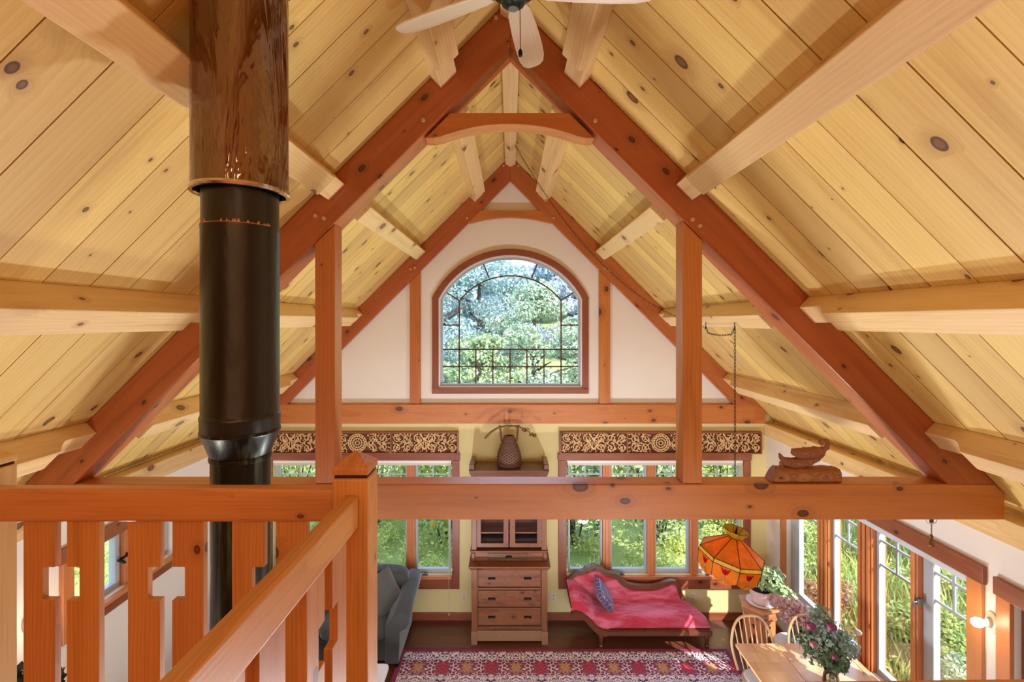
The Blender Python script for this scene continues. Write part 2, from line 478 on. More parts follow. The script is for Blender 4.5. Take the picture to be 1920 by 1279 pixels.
r3 = rafter(1, D2, YW-.002, 'brown rafter against the end gable, with the lamp chain crossing it', [(1038,409),(1134,503),(1141,507),(972,311)])

def collar(Y, y1, xl, xr, zt, zend, zmid, label):
    n = 20; xs = [xl + (xr-xl)*i/n for i in range(n+1)]
    low = []
    for i, x in enumerate(xs):
        u = 2*i/n - 1
        k = max(0, (abs(u)-.0)/.80)
        low.append((x, zend if abs(u) > .8 else zmid + (zend+.012-zmid)*k**2))
    dz = zt - zend
    poly = low + [(xr - dz, zt), (xl + dz, zt)]
    o = MB().prism(poly, Y, y1).build('collar_tie', FIR['X'], bevel=.005)
    tag(o, label, 'beam')
collar(D1+.03, D1+.17, -.595, .585, 5.489, 5.312, 5.41, 'arched brown collar beam tying the near truss below the ridge')
collar(D2+.01, YW-.003, -.60, .60, zb(395)-.01, zb(420), zb(411)+.01, 'arched brown collar beam above the arched window')

o = MB().prism([(-3.39,2.676),(3.40,2.676),(3.40,2.855),(3.335,2.92),(-3.335,2.92),(-3.39,2.865)], D1, D1+.17).build('tie_beam', FIR['X'], bevel=.007)
tag(o, 'orange fir tie beam spanning the room behind the loft railing', 'beam', kind='thing')
o = MB().prism([(-3.41,2.669),(3.42,2.669),(3.42,2.84),(3.33,2.93),(-3.33,2.93),(-3.41,2.85)], D2, YW-.001).build('tie_beam', FIR['X'], bevel=.007)
tag(o, 'orange fir tie beam along the end wall under the arched window', 'beam', kind='thing')

def post(x0, x1, y0, y1, z0, topfn, label, mat):
    poly = [(x0, z0), (x1, z0), (x1, topfn(x1)), (x0, topfn(x0))]
    o = MB().prism(poly, y0, y1).build('timber_post', mat, bevel=.005)
    tag(o, label, 'post')
under = lambda x: 5.928 - abs(x) - .002
post(-1.349, -1.212, D1+.012, D1+.155, 2.921, under, 'square fir post on the near tie beam beside the stovepipe', FIR['Z'])
post(1.190, 1.324, D1+.012, D1+.155, 2.921, under, 'square fir post on the near tie beam beside the hanging lamp chain', FIR['Z'])
g = lambda px: (px-CX)*D2/F
post(g(768), g(788), D2+.015, YW-.002, 2.931, under, 'slim fir wall post left of the arched window', FIR['Z'])
post(g(1124), g(1145), D2+.015, YW-.002, 2.931, under, 'slim fir wall post right of the arched window', FIR['Z'])

# purlins: square timbers let into the rafters, their ends cut back in a curve
def purlin(side, X0, ya, yb, ra, rb, label):
    w, dfull, dend = .155, .172, .105
    es = Vector((side*S2, 0, -S2)); en = Vector((-side*S2, 0, -S2))
    A = Vector((side*X0, 0, RZ - X0))
    ys = []
    if ra: 
        ys += [(ya, dend-.02), (ya+.235, dend-.02), (ya+.255, dfull)]
    else: ys += [(ya, dfull)]
    n = 10
    for i in range(1, n): ys.append((ys[-1][0]*0 + (ya+.30) + (yb-.45-ya-.30)*i/n, dfull))
    if rb:
        ys += [(yb-.33, dfull), (yb-.31, dfull-.004)]
        for t in (.2,.4,.6,.8,1): ys.append((yb-.31+.10*t, dfull-.004-(dfull-dend)*math.sin(t*math.pi/2)))
        ys += [(yb, dend)]
    else: ys += [(yb, dfull)]
    vs = []
    for (y, d) in ys:
        for (s_, n_) in ((0, .0006), (w, .0006), (w, d), (0, d)):
            vs.append(A + es*s_ + en*n_ + Vector((0, y, 0)))
    fs = [(0,1,2,3), tuple(4*(len(ys)-1)+i for i in (3,2,1,0))]
    for i in range(len(ys)-1):
        for j in range(4):
            j2 = (j+1) % 4
            fs.append((4*i+j, 4*i+j2, 4*i+4+j2, 4*i+4+j))
    M = M45(side, (ya+yb)/2); M = Matrix.Translation(A + Vector((0,(ya+yb)/2,0))) @ M.to_3x3().to_4x4()
    o = MB().add(vs, fs).build('purlin', PINE['Y'], M=M, bevel=.006)
    tag(o, label, 'purlin')
PX = (.44, 1.21, 2.053, 2.915)
ordn = ('topmost', 'second', 'third', 'lowest')
for side, sn in ((-1, 'stovepipe'), (1, 'lamp')):
    for k, X0 in enumerate(PX):
        purlin(side, X0, -2.5, D1-.0006, False, True, 'pale pine purlin near the viewer, %s from the ridge on the %s side' % (ordn[k], sn))
        purlin(side, X0, D1+.2006, D2-.0006, True, True, 'pale pine purlin beyond the near truss, %s from the ridge on the %s side' % (ordn[k], sn))
def ridge(ya, yb, label, cut):
    w, d = .068, .215
    prof = lambda dd: [(-w, RZ-w-.0), (-w, RZ-dd+.04), (0, RZ-dd), (w, RZ-dd+.04), (w, RZ-w), (0, RZ-.002)]
    st = [(ya, d-.06), (ya+.1, d-.06), (ya+.2, d), (yb-.3, d), (yb-.2, d-.06), (yb, d-.06)] if cut else [(ya, d), (yb-.3, d), (yb-.2, d-.06), (yb, d-.06)]
    vs = []; fs = []
    for (y, dd) in st:
        for (x, z) in prof(dd): vs.append((x, y, z))
    n = len(st)
    for i in range(n-1):
        for j in range(6): fs.append((6*i+j, 6*i+(j+1)%6, 6*i+6+(j+1)%6, 6*i+6+j))
    fs += [tuple(range(6)), tuple(range(6*n-6, 6*n))]
    o = MB().add(vs, fs).build('ridge_beam', PINE['Y'], bevel=.005)
    tag(o, label, 'beam', kind='thing')
ridge(-2.5, D1+.002, 'pine ridge beam above the ceiling fan', False)
ridge(D1+.198, D2+.002, 'pine ridge beam beyond the near truss, running to the end gable', True)
for side, lab in ((-1, 'pine wall plate under the eaves on the stovepipe side'), (1, 'pine wall plate under the eaves above the tall side windows')):
    xa, xc = sorted((side*3.43, side*3.595))
    pf = [(side*3.43,2.501),(side*3.62,2.501),(side*3.62,2.6448),(side*3.5978,2.667),(side*3.43,2.667)]
    o = MB().prism(pf, -2.5, YW-.001).build('wall_plate', PINE['Y'], bevel=.006)
    tag(o, lab, 'beam', kind='thing')

# ================================================================== windows
def window(name, label):
    return structure(thing(name, label, 'window', loc=(0, YW, 0)))
# --- arched window
w1 = window('window_1', 'large arched window with dark muntins in the white gable')
def ring(b, outer, inner, y0, y1):
    b.prism(outer, y0, y1, [inner])
oa, _, _ = arc_pts(A_in_w+.092, A_sp-.0, A_in_top+.082, 28)
b = MB()
inn, _, _ = arc_pts(A_in_w, A_sp, A_in_top, 28)
b.prism(oa + inn[::-1], YW-.034, YW-.001)
b.build('head_casing', TRIM['X'], w1, bevel=.004)
for s_ in (-1, 1):
    x0, x1 = sorted((s_*A_in_w, s_*(A_in_w+.084)))
    MB().box(x0, x1, YW-.030, YW-.001, A_bot, A_sp+.003).build('side_casing', TRIM['Z'], w1, bevel=.004)
MB().box(-A_in_w-.086, A_in_w+.086, YW-.034, YW-.001, zb(738), A_bot).build('bottom_casing', TRIM['X'], w1, bevel=.004)
b = MB(); ring(b, arch_loop(.001), arch_loop(.022), YW-.004, YW+.10); b.build('jamb', WHITE, w1, bevel=.003)
b = MB(); ring(b, arch_loop(.022), arch_loop(.052), YW+.03, YW+.09); b.build('sash', SASH, w1, bevel=.004)
MB().prism(arch_loop(.045), YW+.056, YW+.060).build('pane', GLASS, w1)
G = .0085
def bar(b, p, q, y0=YW+.036, y1=YW+.054, w=G):
    p = Vector((p[0], 0, p[1])); q = Vector((q[0], 0, q[1])); d = (q-p).normalized(); nn = Vector((-d.z, 0, d.x))*w
    b.add([ (p+nn)+Vector((0,y0,0)), (q+nn)+Vector((0,y0,0)), (q-nn)+Vector((0,y0,0)), (p-nn)+Vector((0,y0,0)),
            (p+nn)+Vector((0,y1,0)), (q+nn)+Vector((0,y1,0)), (q-nn)+Vector((0,y1,0)), (p-nn)+Vector((0,y1,0))],
          [(0,1,2,3),(7,6,5,4),(0,4,5,1),(1,5,6,2),(2,6,7,3),(3,7,4,0)])
b = MB()
gx, gz = lambda px: xb(px), lambda py: zb(py)
mi, rr, zc = arc_pts(xb(1052.6), zb(563.5), zb(516.5), 24)
for i in range(24): bar(b, mi[i], mi[i+1])
B0 = A_bot + .05
for px in (860.5, 1052.6): bar(b, (gx(px), B0), (gx(px), gz(563)))
for px in (891.8, 924, 956.4, 988.2, 1020.4): bar(b, (gx(px), B0), (gx(px), gz(655.5)))
for py in (655.5, 688): bar(b, (-.925, gz(py)), (.925, gz(py)))
for s_ in ((829, 860), (1053, 1084)): bar(b, (gx(s_[0]), gz(609.8)), (gx(s_[1]), gz(609.8)))
for (p, q) in (((860,563),(836,548)), ((916.8,520.8),(905.5,493)), ((997,520.8),(1008.5,493)), ((1052.5,563),(1076,548))):
    bar(b, (gx(p[0]), gz(p[1])), (gx(q[0]), gz(q[1])))
b.build('muntin_grid', DARKSASH, w1)

# --- two lower windows of four casements
def lower_window(name, d, x_out0, x_out1, label, mull, cord):
    w = window(name, label)
    MB().box(x_out0-.01, x_out1+.01, YW-.034, YW-.001, 2.168, 2.254).build('head_casing', TRIM['X'], w, bevel=.004)
    MB().box(x_out0, d['x0'], YW-.030, YW-.001, .43, 2.167).build('side_casing', TRIM['Z'], w, bevel=.004)
    MB().box(d['x1'], x_out1, YW-.030, YW-.001, .43, 2.167).build('side_casing', TRIM['Z'], w, bevel=.004)
    MB().box(d['x0'], d['x1'], YW-.030, YW-.001, .43, .565).build('apron', TRIM['X'], w, bevel=.004)
    MB().box(d['x0']+.001, d['x1']-.001, YW-.045, YW+.15, .566, .609).build('sill', MULL['X'], w, bevel=.004)
    edges = [d['x0']] + [xb(m) for m in mull] + [d['x1']]
    for i, m in enumerate(mull):
        x = xb(m)
        MB().box(x-.052, x+.052, YW+.008, YW+.15, .611, 2.165).build('mullion', MULL['Z'], w, bevel=.004)
        MB().box(x-.018, x+.018, YW-.012, YW+.007, .611, 2.165).build('mullion_strip', MULL['Z'], w, bevel=.003)
    for i in range(4):
        x0, x1 = edges[i], edges[i+1]
        x0 += .054 if i else .03; x1 -= .054 if i < 3 else .03
        outer = [(x0,.612),(x1,.612),(x1,2.164),(x0,2.164)]
        inner = [(x0+.026,.660),(x1-.026,.660),(x1-.026,2.12),(x0+.026,2.12)]
        s_ = MB().prism(outer, YW+.055, YW+.115, [inner]).build('sash', SASH, w, bevel=.003)
        MB().box(x0+.02, x1-.02, YW+.083, YW+.087, .655, 2.125).build('pane', GLASS, s_)
        b = MB(); xm = (x0+x1)/2
        for z in (1.95, 1.72): b.box(x0+.026, x1-.026, YW+.070, YW+.082, z-.008, z+.008)
        b.box(xm-.008, xm+.008, YW+.0702, YW+.0822, 1.72, 2.12)
        b.build('muntin_grid', SASH, s_)
        if i in (1, 3):
            MB().box(x0+.10, x0+.18, YW-.01, YW+.02, .610, .628).tube([(x0+.14, YW+.0, .628), (x0+.15, YW-.02, .65)], .008, 6).build('crank', GREYMET, w)
    bl = MB().box(d['x0']+.012, d['x1']-.012, YW-.02, YW+.03, 2.095, 2.15).build('roller_blind', BLIND, w, bevel=.008)
    MB().box(d['x0']+.012, d['x1']-.012, YW-.024, YW-.021, 2.130, 2.164).build('blind_valance', WHITE, bl)
    if cord:
        cx = d['x1'] - .045
        b = MB(); b.tube([(cx, YW-.036, 2.09), (cx+.004, YW-.050, .60), (cx+.008, YW-.052, .12)], .0025, 5); b.lathe([(0,0),(.008,.004),(.006,.03),(0,.034)], 8, (cx+.008, YW-.052, .09))
        b.build('blind_cord', CREAM, bl)
lower_window('window_2', WL, xb(499), xb(861.5), 'four casement window above the grey sofa', (606, 688, 770), True)
lower_window('window_3', WR, xb(1047), xb(1406), 'four casement window above the red chaise', (1138, 1222, 1302), False)

# --- tall windows of the side wall
w4 = structure(thing('window_4', 'row of tall windows in the side wall beside the dining table', 'window', loc=(XS, 4.8, 0)))
MB().box(XS-.034, XS-.001, 3.492, 6.14, 2.122, 2.254).build('head_casing', TRIM['Y'], w4, bevel=.004)
MB().box(XS-.030, XS-.001, 3.506, 3.624, .02, 2.121).build('side_casing', MULL['Z'], w4, bevel=.004)
MB().box(XS-.030, XS-.001, 6.031, 6.13, .45, 2.121).build('side_casing', MULL['Z'], w4, bevel=.004)
MB().box(XS-.10, XS+.15, 3.625, 6.03, .60, .659).build('sill', MULL['Y'], w4, bevel=.004)
MB().box(XS-.028, XS-.001, 3.625, 6.03, .45, .599).build('apron', MULL['Y'], w4, bevel=.004)
for (a, c) in ((4.10, 4.165), (4.62, 4.80), (5.25, 5.43)):
    m_ = (a+c)/2
    MB().box(XS+.006, XS+.15, a, c, .661, 2.119).build('mullion', MULL['Z'], w4, bevel=.005)
    b = MB()
    if c-a > .1:
        for q in (-.058, .0, .058): b.box(XS-.012, XS+.005, m_+q-.018, m_+q+.018, .661, 2.119)
    else: b.box(XS-.012, XS+.005, m_-.02, m_+.02, .661, 2.119)
    b.build('mullion_strip', MULL['Z'], w4, bevel=.005)
for (a, c, fr) in ((3.63, 4.095, .10), (4.17, 4.615, .03), (4.805, 5.245, .03), (5.435, 6.025, .16)):
    near = .03; far = fr
    if fr == .16: near, far = .03, .17
    outer = [(a,.662),(c,.662),(c,2.118),(a,2.118)]
    inner = [(a+near,.72),(c-far,.72),(c-far,2.07),(a+near,2.07)]
    s_ = MB().prism(outer, XS+.05, XS+.11, [inner], plane='YZ').build('sash', SASH, w4, bevel=.004)
    MB().box(XS+.078, XS+.082, a+near-.006, c-far+.006, .714, 2.076).build('pane', GLASS, s_)
    b = MB(); m_ = (a+near+c-far)/2
    for z in (1.95, 1.72): b.box(XS+.064, XS+.077, a+near, c-far, z-.010, z+.010)
    b.box(XS+.0642, XS+.0772, m_-.010, m_+.010, 1.72, 2.07)
    b.build('muntin_grid', SASH, s_)
bl = MB().box(XS-.015, XS+.045, 3.635, 6.02, 2.06, 2.117).build('roller_blind', simple('pale_blue_blind', (206,214,224), .7), w4, bevel=.01)
MB().box(XS-.018, XS+.03, 4.066, 4.096, 1.635, 1.685).tube([(XS-.02,4.075,1.66),(XS-.05,4.075,1.66),(XS-.055,4.075,1.60)], .008, 6).build('latch', GREYMET, w4, bevel=.004)
# --- small window of the far left wall
w5 = structure(thing('window_5', 'small casement window seen between the balusters', 'window', loc=(-XS, 4.3, 0)))
MB().box(-XS+.001, -XS+.034, 3.66, 5.06, 2.172, 2.285).build('head_casing', TRIM['Y'], w5, bevel=.004)
for (a, c) in ((3.69, 3.789), (4.931, 5.03)):
    MB().box(-XS+.001, -XS+.031, a, c, 1.54, 2.171).build('side_casing', MULL['Z'], w5, bevel=.004)
MB().box(-XS+.001, -XS+.029, 3.79, 4.93, 1.54, 1.625).build('apron', TRIM['Y'], w5, bevel=.004)
MB().box(-XS-.15, -XS+.05, 3.79, 4.93, 1.626, 1.659).build('sill', MULL['Y'], w5, bevel=.004)
MB().box(-XS-.15, -XS-.006, 4.33, 4.39, 1.661, 2.169).build('mullion', MULL['Z'], w5, bevel=.004)
for (a, c) in ((3.795, 4.325), (4.395, 4.925)):
    s_ = MB().prism([(a,1.662),(c,1.662),(c,2.168),(a,2.168)], -XS-.11, -XS-.05, [[(a+.05,1.71),(c-.05,1.71),(c-.05,2.12),(a+.05,2.12)]], plane='YZ').build('sash', SASH, w5, bevel=.004)
    MB().box(-XS-.082, -XS-.078, a+.04, c-.04, 1.70, 2.13).build('pane', GLASS, s_)
MB().tube([(-XS-.04,4.33,1.9),(-XS+.01,4.33,1.93),(-XS+.03,4.31,1.96)], .012, 6).tube([(-XS-.04,4.30,1.9),(-XS+.02,4.30,1.88)], .012, 6).build('latch', BLACK, w5)
# --- door at the right edge
d1 = structure(thing('door_1', 'wood cased door at the right edge beside the wall lamp', 'door', loc=(XS, 2.8, 0)))
MB().box(XS-.034, XS-.001, 2.17, 3.422, 2.102, 2.225).build('head_casing', TRIM['Y'], d1, bevel=.004)
MB().box(XS-.030, XS-.001, 3.306, 3.405, 0, 2.101).build('side_casing', MULL['Z'], d1, bevel=.004)
MB().box(XS-.030, XS-.001, 2.20, 2.299, 0, 2.101).build('side_casing', MULL['Z'], d1, bevel=.004)
MB().prism([(2.305,.012),(3.30,.012),(3.30,2.095),(2.305,2.095)], XS+.045, XS+.09, [[(2.44,.30),(3.23,.30),(3.23,1.98),(2.44,1.98)]], plane='YZ').build('door_leaf', TRIM['Z'], d1, bevel=.004)
MB().box(XS+.064, XS+.070, 2.43, 3.24, .29, 1.99).build('pane', simple('frosted_pane', (228,222,220), .5, Transmission_Weight=.2), d1)
# ================================================================== loft railing
def newel(x0, x1, y0, y1, ztop, label, mat):
    r = thing('newel_post', label, 'post', loc=((x0+x1)/2, (y0+y1)/2, 2.701))
    MB().box(x0, x1, y0, y1, 2.701, ztop-.048).build('shaft', mat, r, bevel=.005)
    b = MB(); cx, cy = (x0+x1)/2, (y0+y1)/2; i = .005
    b.box(x0+i, x1-i, y0+i, y1-i, ztop-.050, ztop-.040)
    b.build('groove', DARKGAP, r)
    z = ztop-.040
    vs = [(x0,y0,z),(x1,y0,z),(x1,y1,z),(x0,y1,z),(x0,y0,z+.018),(x1,y0,z+.018),(x1,y1,z+.018),(x0,y1,z+.018),(cx,cy,ztop+.012)]
    MB().add(vs, [(0,3,2,1),(0,1,5,4),(1,2,6,5),(2,3,7,6),(3,0,4,7),(4,5,8),(5,6,8),(6,7,8),(7,4,8)]).build('cap', mat, r, bevel=.003)
newel(-.440, -.351, 1.183, 1.272, 3.70, 'fir newel post with pyramid cap at the railing corner', RAIL['Z'])
newel(-1.475, -1.386, 1.262, 1.351, 3.690, 'newel post coloured pale as window lit, at the left edge behind the top rail', PINE['Z'])  # pale pine paints in the window light on this post

ZR = 3.622
def notch_board(u0, u1, z0, z1, side):
    """outline of a flat baluster with half of a cross cut out of one edge"""
    nz0, nz1, nd = 3.338, 3.420, .031
    if side > 0: return [(u0,z0),(u1,z0),(u1,nz0),(u1-nd,nz0),(u1-nd,nz1),(u1,nz1),(u1,z1),(u0,z1)]
    return [(u0,z0),(u1,z0),(u1,z1),(u0,z1),(u0,nz1),(u0+nd,nz1),(u0+nd,nz0),(u0,nz0)]
rl = thing('loft_railing', 'front loft railing of flat fir balusters with cross cutouts', 'railing', loc=(-.9, 1.22, 2.701))
MB().box(-1.70, -.441, 1.198, 1.236, 3.538, ZR).build('top_rail', RAIL['X'], rl, bevel=.008, seg=3)
bx = lambda px: (px-CX)*1.21/F
for (a, c, s_) in ((43,102.3,1),(125,184.7,-1),(239,299.4,1),(322.7,381,-1),(435,495,1),(517,575.7,-1)):
    MB().prism(notch_board(bx(a), bx(c), 2.76, 3.539, s_), 1.210, 1.229).build('baluster', RAIL['Z'], rl, bevel=.0015, seg=1)
MB().box(-1.70, -.441, 1.200, 1.238, 2.705, 2.762).build('bottom_rail', RAIL['X'], rl, bevel=.004)

rs = thing('side_railing', 'loft railing running from the corner newel toward the viewer', 'railing', loc=(-.39, .9, 2.701))
dx = lambda y: (1.18-y)*-.022
def srail(z0, z1, w0, w1, nm):
    b = MB(); y0, y1 = .42, 1.182
    vs = []
    for y in (y0, y1):
        for (x, z) in ((w0,z0),(w1,z0),(w1,z1),(w0,z1)): vs.append((x+dx(y), y, z))
    b.add(vs, [(0,1,2,3),(7,6,5,4),(0,4,5,1),(1,5,6,2),(2,6,7,3),(3,7,4,0)])
    b.build(nm, RAIL['Y'], rs, bevel=.006, seg=3)
srail(3.532, 3.612, -.408, -.374, 'top_rail')
srail(2.705, 2.762, -.406, -.374, 'bottom_rail')
for (a, c, s_) in ((1.030,1.118,-1),(.907,.995,1),(.742,.829,-1),(.628,.708,1),(.47,.55,-1)):
    x = -.3985 + dx((a+c)/2)
    MB().prism(notch_board(a, c, 2.76, 3.534, s_), x, x+.019, plane='YZ').build('baluster', RAIL['Z'], rs, bevel=.0015, seg=1)
rn = thing('near_railing', 'fir railing top along the bottom edge below the dining table', 'railing', loc=(.6, .62, 2.701))
yw = lambda x: .551 + (x-.264)*.0147
b = MB(); vs = []
for x in (-.36, 1.9):
    for (y, z) in ((0,3.52),(.038,3.52),(.038,3.600),(0,3.600)): vs.append((x, yw(x)+y, z))
b.add(vs, [(0,1,2,3),(7,6,5,4),(0,4,5,1),(1,5,6,2),(2,6,7,3),(3,7,4,0)])
b.build('top_rail', RAIL['X'], rn, bevel=.006, seg=3)
for i in range(9):
    x = -.3 + i*.25
    MB().box(x, x+.08, yw(x)+.012, yw(x)+.031, 2.702, 3.522).build('baluster', RAIL['Z'], rn)

# ================================================================== stove pipe
PXc, PYc = -.982, 1.75
fl = thing('stovepipe', 'tall flue of mirror copper sleeve over black stovepipe rising through the roof', 'stovepipe', loc=(PXc, PYc, .02))
def copper():
    t = NT('polished_copper')
    v = t.obj()
    h = t.noise(t.vmul(v, (9, 9, 1.6)), 1.0, 3, 1.6)
    c = t.mix(t.noise(t.vmul(v, (3, 3, .8)), 1.0, 2, 1.0), lin((168,144,128)), lin((112,92,80)))
    t.bsdf(Base_Color=c, Metallic=1.0, Roughness=.06, Normal=t.bump(h, .5, .03))
    return t.m
def blackpipe():
    t = NT('black_enamel_pipe')
    v = t.obj()
    h = t.noise(t.vmul(v, (7, 7, 3)), 1.0, 3)
    s_ = t.ss(t.noise(t.vmul(v, (40, 40, 2.5)), 1.0, 4), .58, .75)
    t.bsdf(Base_Color=lin((12,12,14)), Roughness=t.mth('ADD', .22, t.mth('MULTIPLY', h, .22)), Metallic=.0, Normal=t.bump(h, .35, .02), Specular_IOR_Level=.6)
    return t.m
def oldpipe():
    t = NT('worn_blued_pipe')
    v = t.obj()
    s_ = t.ss(t.noise(t.vmul(v, (30, 30, 2.2)), 1.0, 5), .48, .72)
    c = t.mix(s_, lin((30,32,32)), lin((92,104,98)))
    t.bsdf(Base_Color=c, Roughness=.34, Metallic=.55)
    return t.m
CU, BP, OP = copper(), blackpipe(), oldpipe()
c0 = (PXc, PYc, 0)
MB().lathe([(.150,4.512),(.158,4.512),(.158,5.45)], 64, c0, cap=False).build('copper_sleeve', CU, fl, smooth=True)
MB().lathe([(.150,4.500),(.162,4.500),(.165,4.507),(.162,4.516),(.150,4.516)], 64, c0, cap=False).build('sleeve_rim', simple('bright_rim', (214,206,196), .15, 1.0), fl, smooth=True)
MB().lathe([(.1275,3.70),(.1275,4.370),(.1285,4.372),(.1285,4.378),(.1260,4.380),(.1260,5.40)], 48, c0).build('upper_pipe', BP, fl, smooth=True)
def chips():
    b = MB(); r = random.Random(3); n = 90; lo = []; hi = []
    for i in range(n+1):
        a = math.radians(-165 + 150*i/n); R_ = .1292
        k = r.uniform(.004, .015) if r.random() < (.55 if i % 30 > 14 else .2) else .0012
        lo.append((PXc+R_*math.cos(a), PYc+R_*math.sin(a), 4.3785)); hi.append((PXc+.1266*math.cos(a), PYc+.1266*math.sin(a), 4.380+k))
    b.add(lo + hi, [(i, i+1, i+n+2, i+n+1) for i in range(n)])
    b.build('chipped_edge', simple('bare_rust_edge', (190,140,96), .6), fl)
chips()
MB().lathe([(.1275,3.640),(.1300,3.645),(.1300,3.690),(.1318,3.694),(.1318,3.702),(.1290,3.706),(.1275,3.71)], 48, c0).build('joint_band', BP, fl, smooth=True)
MB().lathe([(.098,3.555),(.1000,3.560),(.127,3.636),(.1325,3.640),(.1325,3.648),(.128,3.652)], 48, c0).build('reducer', OP, fl, smooth=True)
MB().lathe([(.0975,.02),(.0975,3.54),(.1015,3.542),(.1030,3.550),(.1015,3.558),(.0975,3.560)], 48, c0).build('lower_pipe', OP, fl, smooth=True)
MB().lathe([(.16,5.30),(.178,5.30),(.178,5.46)], 40, c0, cap=False).build('roof_support_box', simple('teal_black_paint', (22,40,42), .5), fl)

# ================================================================== ceiling fan
FXc, FYc, FZ = .012, 2.125, 5.50
fn = thing('ceiling_fan', 'ceiling fan with pale wooden blades below the ridge', 'fan', loc=(FXc, FYc, FZ))
MB().lathe([(.0,FZ-.075),(.025,FZ-.072),(.035,FZ-.06),(.05,FZ-.055),(.055,FZ-.03),(.06,FZ-.02),(.10,FZ),(.115,FZ+.03),(.115,FZ+.10),(.08,FZ+.15),(.03,FZ+.17)], 32, (FXc,FYc,0)).build('motor_housing', simple('dark_green_bronze', (44,60,54), .35, .7), fn, smooth=True)
MB().lathe([(.0,FZ-.079),(.022,FZ-.077),(.022,FZ-.070)], 20, (FXc,FYc,0)).build('bottom_cap', GREYMET, fn, smooth=True)
MB().lathe([(.013,FZ+.16),(.013,6.02),(.05,6.03),(.055,6.07)], 16, (FXc,FYc,0)).build('down_rod', BLACK, fn, smooth=True)
def blade(ang):
    M = tr(FXc, FYc, FZ+.012) @ rot('Z', -ang) @ rot('Z', 90) @ rot('X', -14)
    pl = [(.12,-.042),(.16,-.056),(.30,-.066),(.45,-.072),(.56,-.070),(.62,-.058),(.648,-.034),(.655,0),(.648,.034),(.62,.058),(.56,.070),(.45,.072),(.30,.066),(.16,.056),(.12,.042)]
    MB().prism(pl, -.005, .005, plane='XY', M=M).build('blade', FANW, fn, M=M, bevel=.002, seg=1)
    M2 = M
    MB().prism([(.06,-.016),(.17,-.022),(.20,0),(.17,.022),(.06,.016)], .006, .012, plane='XY', M=M).build('blade_arm', simple('dark_bronze_arm', (50,56,48), .4, .7) if ang == -62 else bpy.data.materials['dark_bronze_arm'], fn, M=M, bevel=.002, seg=1)
for a in (-62, 11, 90, 155, 227): blade(a)
pc = MB(); pc.tube([(FXc+.03,FYc-.01,FZ-.05),(FXc+.032,FYc-.012,FZ-.26)], .0022, 6)
pc.build('pull_chain', BRASS, fn)
MB().lathe([(.0,-.035),(.008,-.032),(.010,-.012),(.004,0)], 10, (FXc+.032,FYc-.012,FZ-.26)).build('chain_fob', BLACK, fn, smooth=True)

# ================================================================== driftwood sculpture on the tie beam
lg = MB(); n = 14
def logsec(x, k):
    pts = [(-.062,0),(-.070,.03),(-.066,.07),(-.045,.094),(.0,.097),(.05,.094),(.068,.07),(.07,.03),(.06,0)]
    return [(x + .012*math.sin(7*y_+k) , 3.388 + y_*(.96+.06*math.sin(k*1.3)), 2.921 + z_*(.97+.04*math.cos(k*2.1))) for (y_, z_) in pts]
sec = [logsec(1.845 + .445*i/n, i) for i in range(n+1)]
sec[0] = [(p[0]-.0+(.03*(p[2]-2.97)/.05), p[1], p[2]) for p in sec[0]]
vs = [p for s_ in sec for p in s_]; m = 9
fs = [(i*m+j, i*m+(j+1)%m, (i+1)*m+(j+1)%m, (i+1)*m+j) for i in range(n) for j in range(m)] + [tuple(range(m)), tuple(range(n*m, n*m+m))]
o = lg.add(vs, fs).build('log_base', LOGM, smooth=50, bevel=.006)
tag(o, 'short weathered log lying on the tie beam under the driftwood', 'log')
def cw(x, y, off=0.0):
    p = W(1420 + x/10.667, 810 + y/10.667, 3.37); return Vector((p.x, 3.385+off, p.z))
ds = thing('driftwood_sculpture', 'twisted reddish driftwood piece perched on the log', 'sculpture', loc=(2.05, 3.385, 3.018))
KP = 3.37/F/10.667
b = MB()
def wob(path, rad, off, n=12, seed=1):
    P_ = [cw(x, y, off) for x, y in path]; pts = []; rs = []
    for i in range(len(P_)-1):
        for t in range(5):
            u = t/5; pts.append(P_[i].lerp(P_[i+1], u)); rs.append((rad[i]*(1-u)+rad[i+1]*u)*KP)
    pts.append(P_[-1]); rs.append(rad[-1]*KP)
    b0 = len(b.v); b.tube(pts, rs, n, sq=(1, .8))
    for i in range(b0, len(b.v)):
        v = b.v[i]; nz = noise.noise_vector(v*38 + Vector((seed,0,0)))
        b.v[i] = v + nz*.0085
wob([(465,450),(500,520),(580,590),(720,640),(900,630),(1060,580),(1200,540),(1300,515),(1365,478)], [20,50,84,118,122,104,72,40,10], 0, 14, 1)
wob([(690,370),(740,400),(860,420),(1000,425),(1140,405),(1260,380),(1340,340)], [40,84,106,118,108,86,62], -.012, 14, 2)
wob([(1300,380),(1370,310),(1420,240),(1390,180),(1310,165),(1235,195),(1260,240),(1330,225)], [52,42,36,32,30,26,22,14], -.02, 10, 3)
wob([(1230,360),(1260,430),(1330,420),(1380,350)], [40,40,34,16], -.012, 10, 4)
wob([(1000,600),(1080,615),(1180,605)], [34,26,8], .012, 10, 5)
b.build('body', DRIFT, ds, smooth=60)
for q, rr_ in (([(980,600),(975,690),(980,738)], (48,44,40)), ([(740,650),(735,735)], (30,22)), ([(850,660),(850,738)], (24,20))):
    MB().tube([cw(*k) for k in q], [k*KP for k in rr_], 10).build('foot', DRIFT, ds, smooth=60)

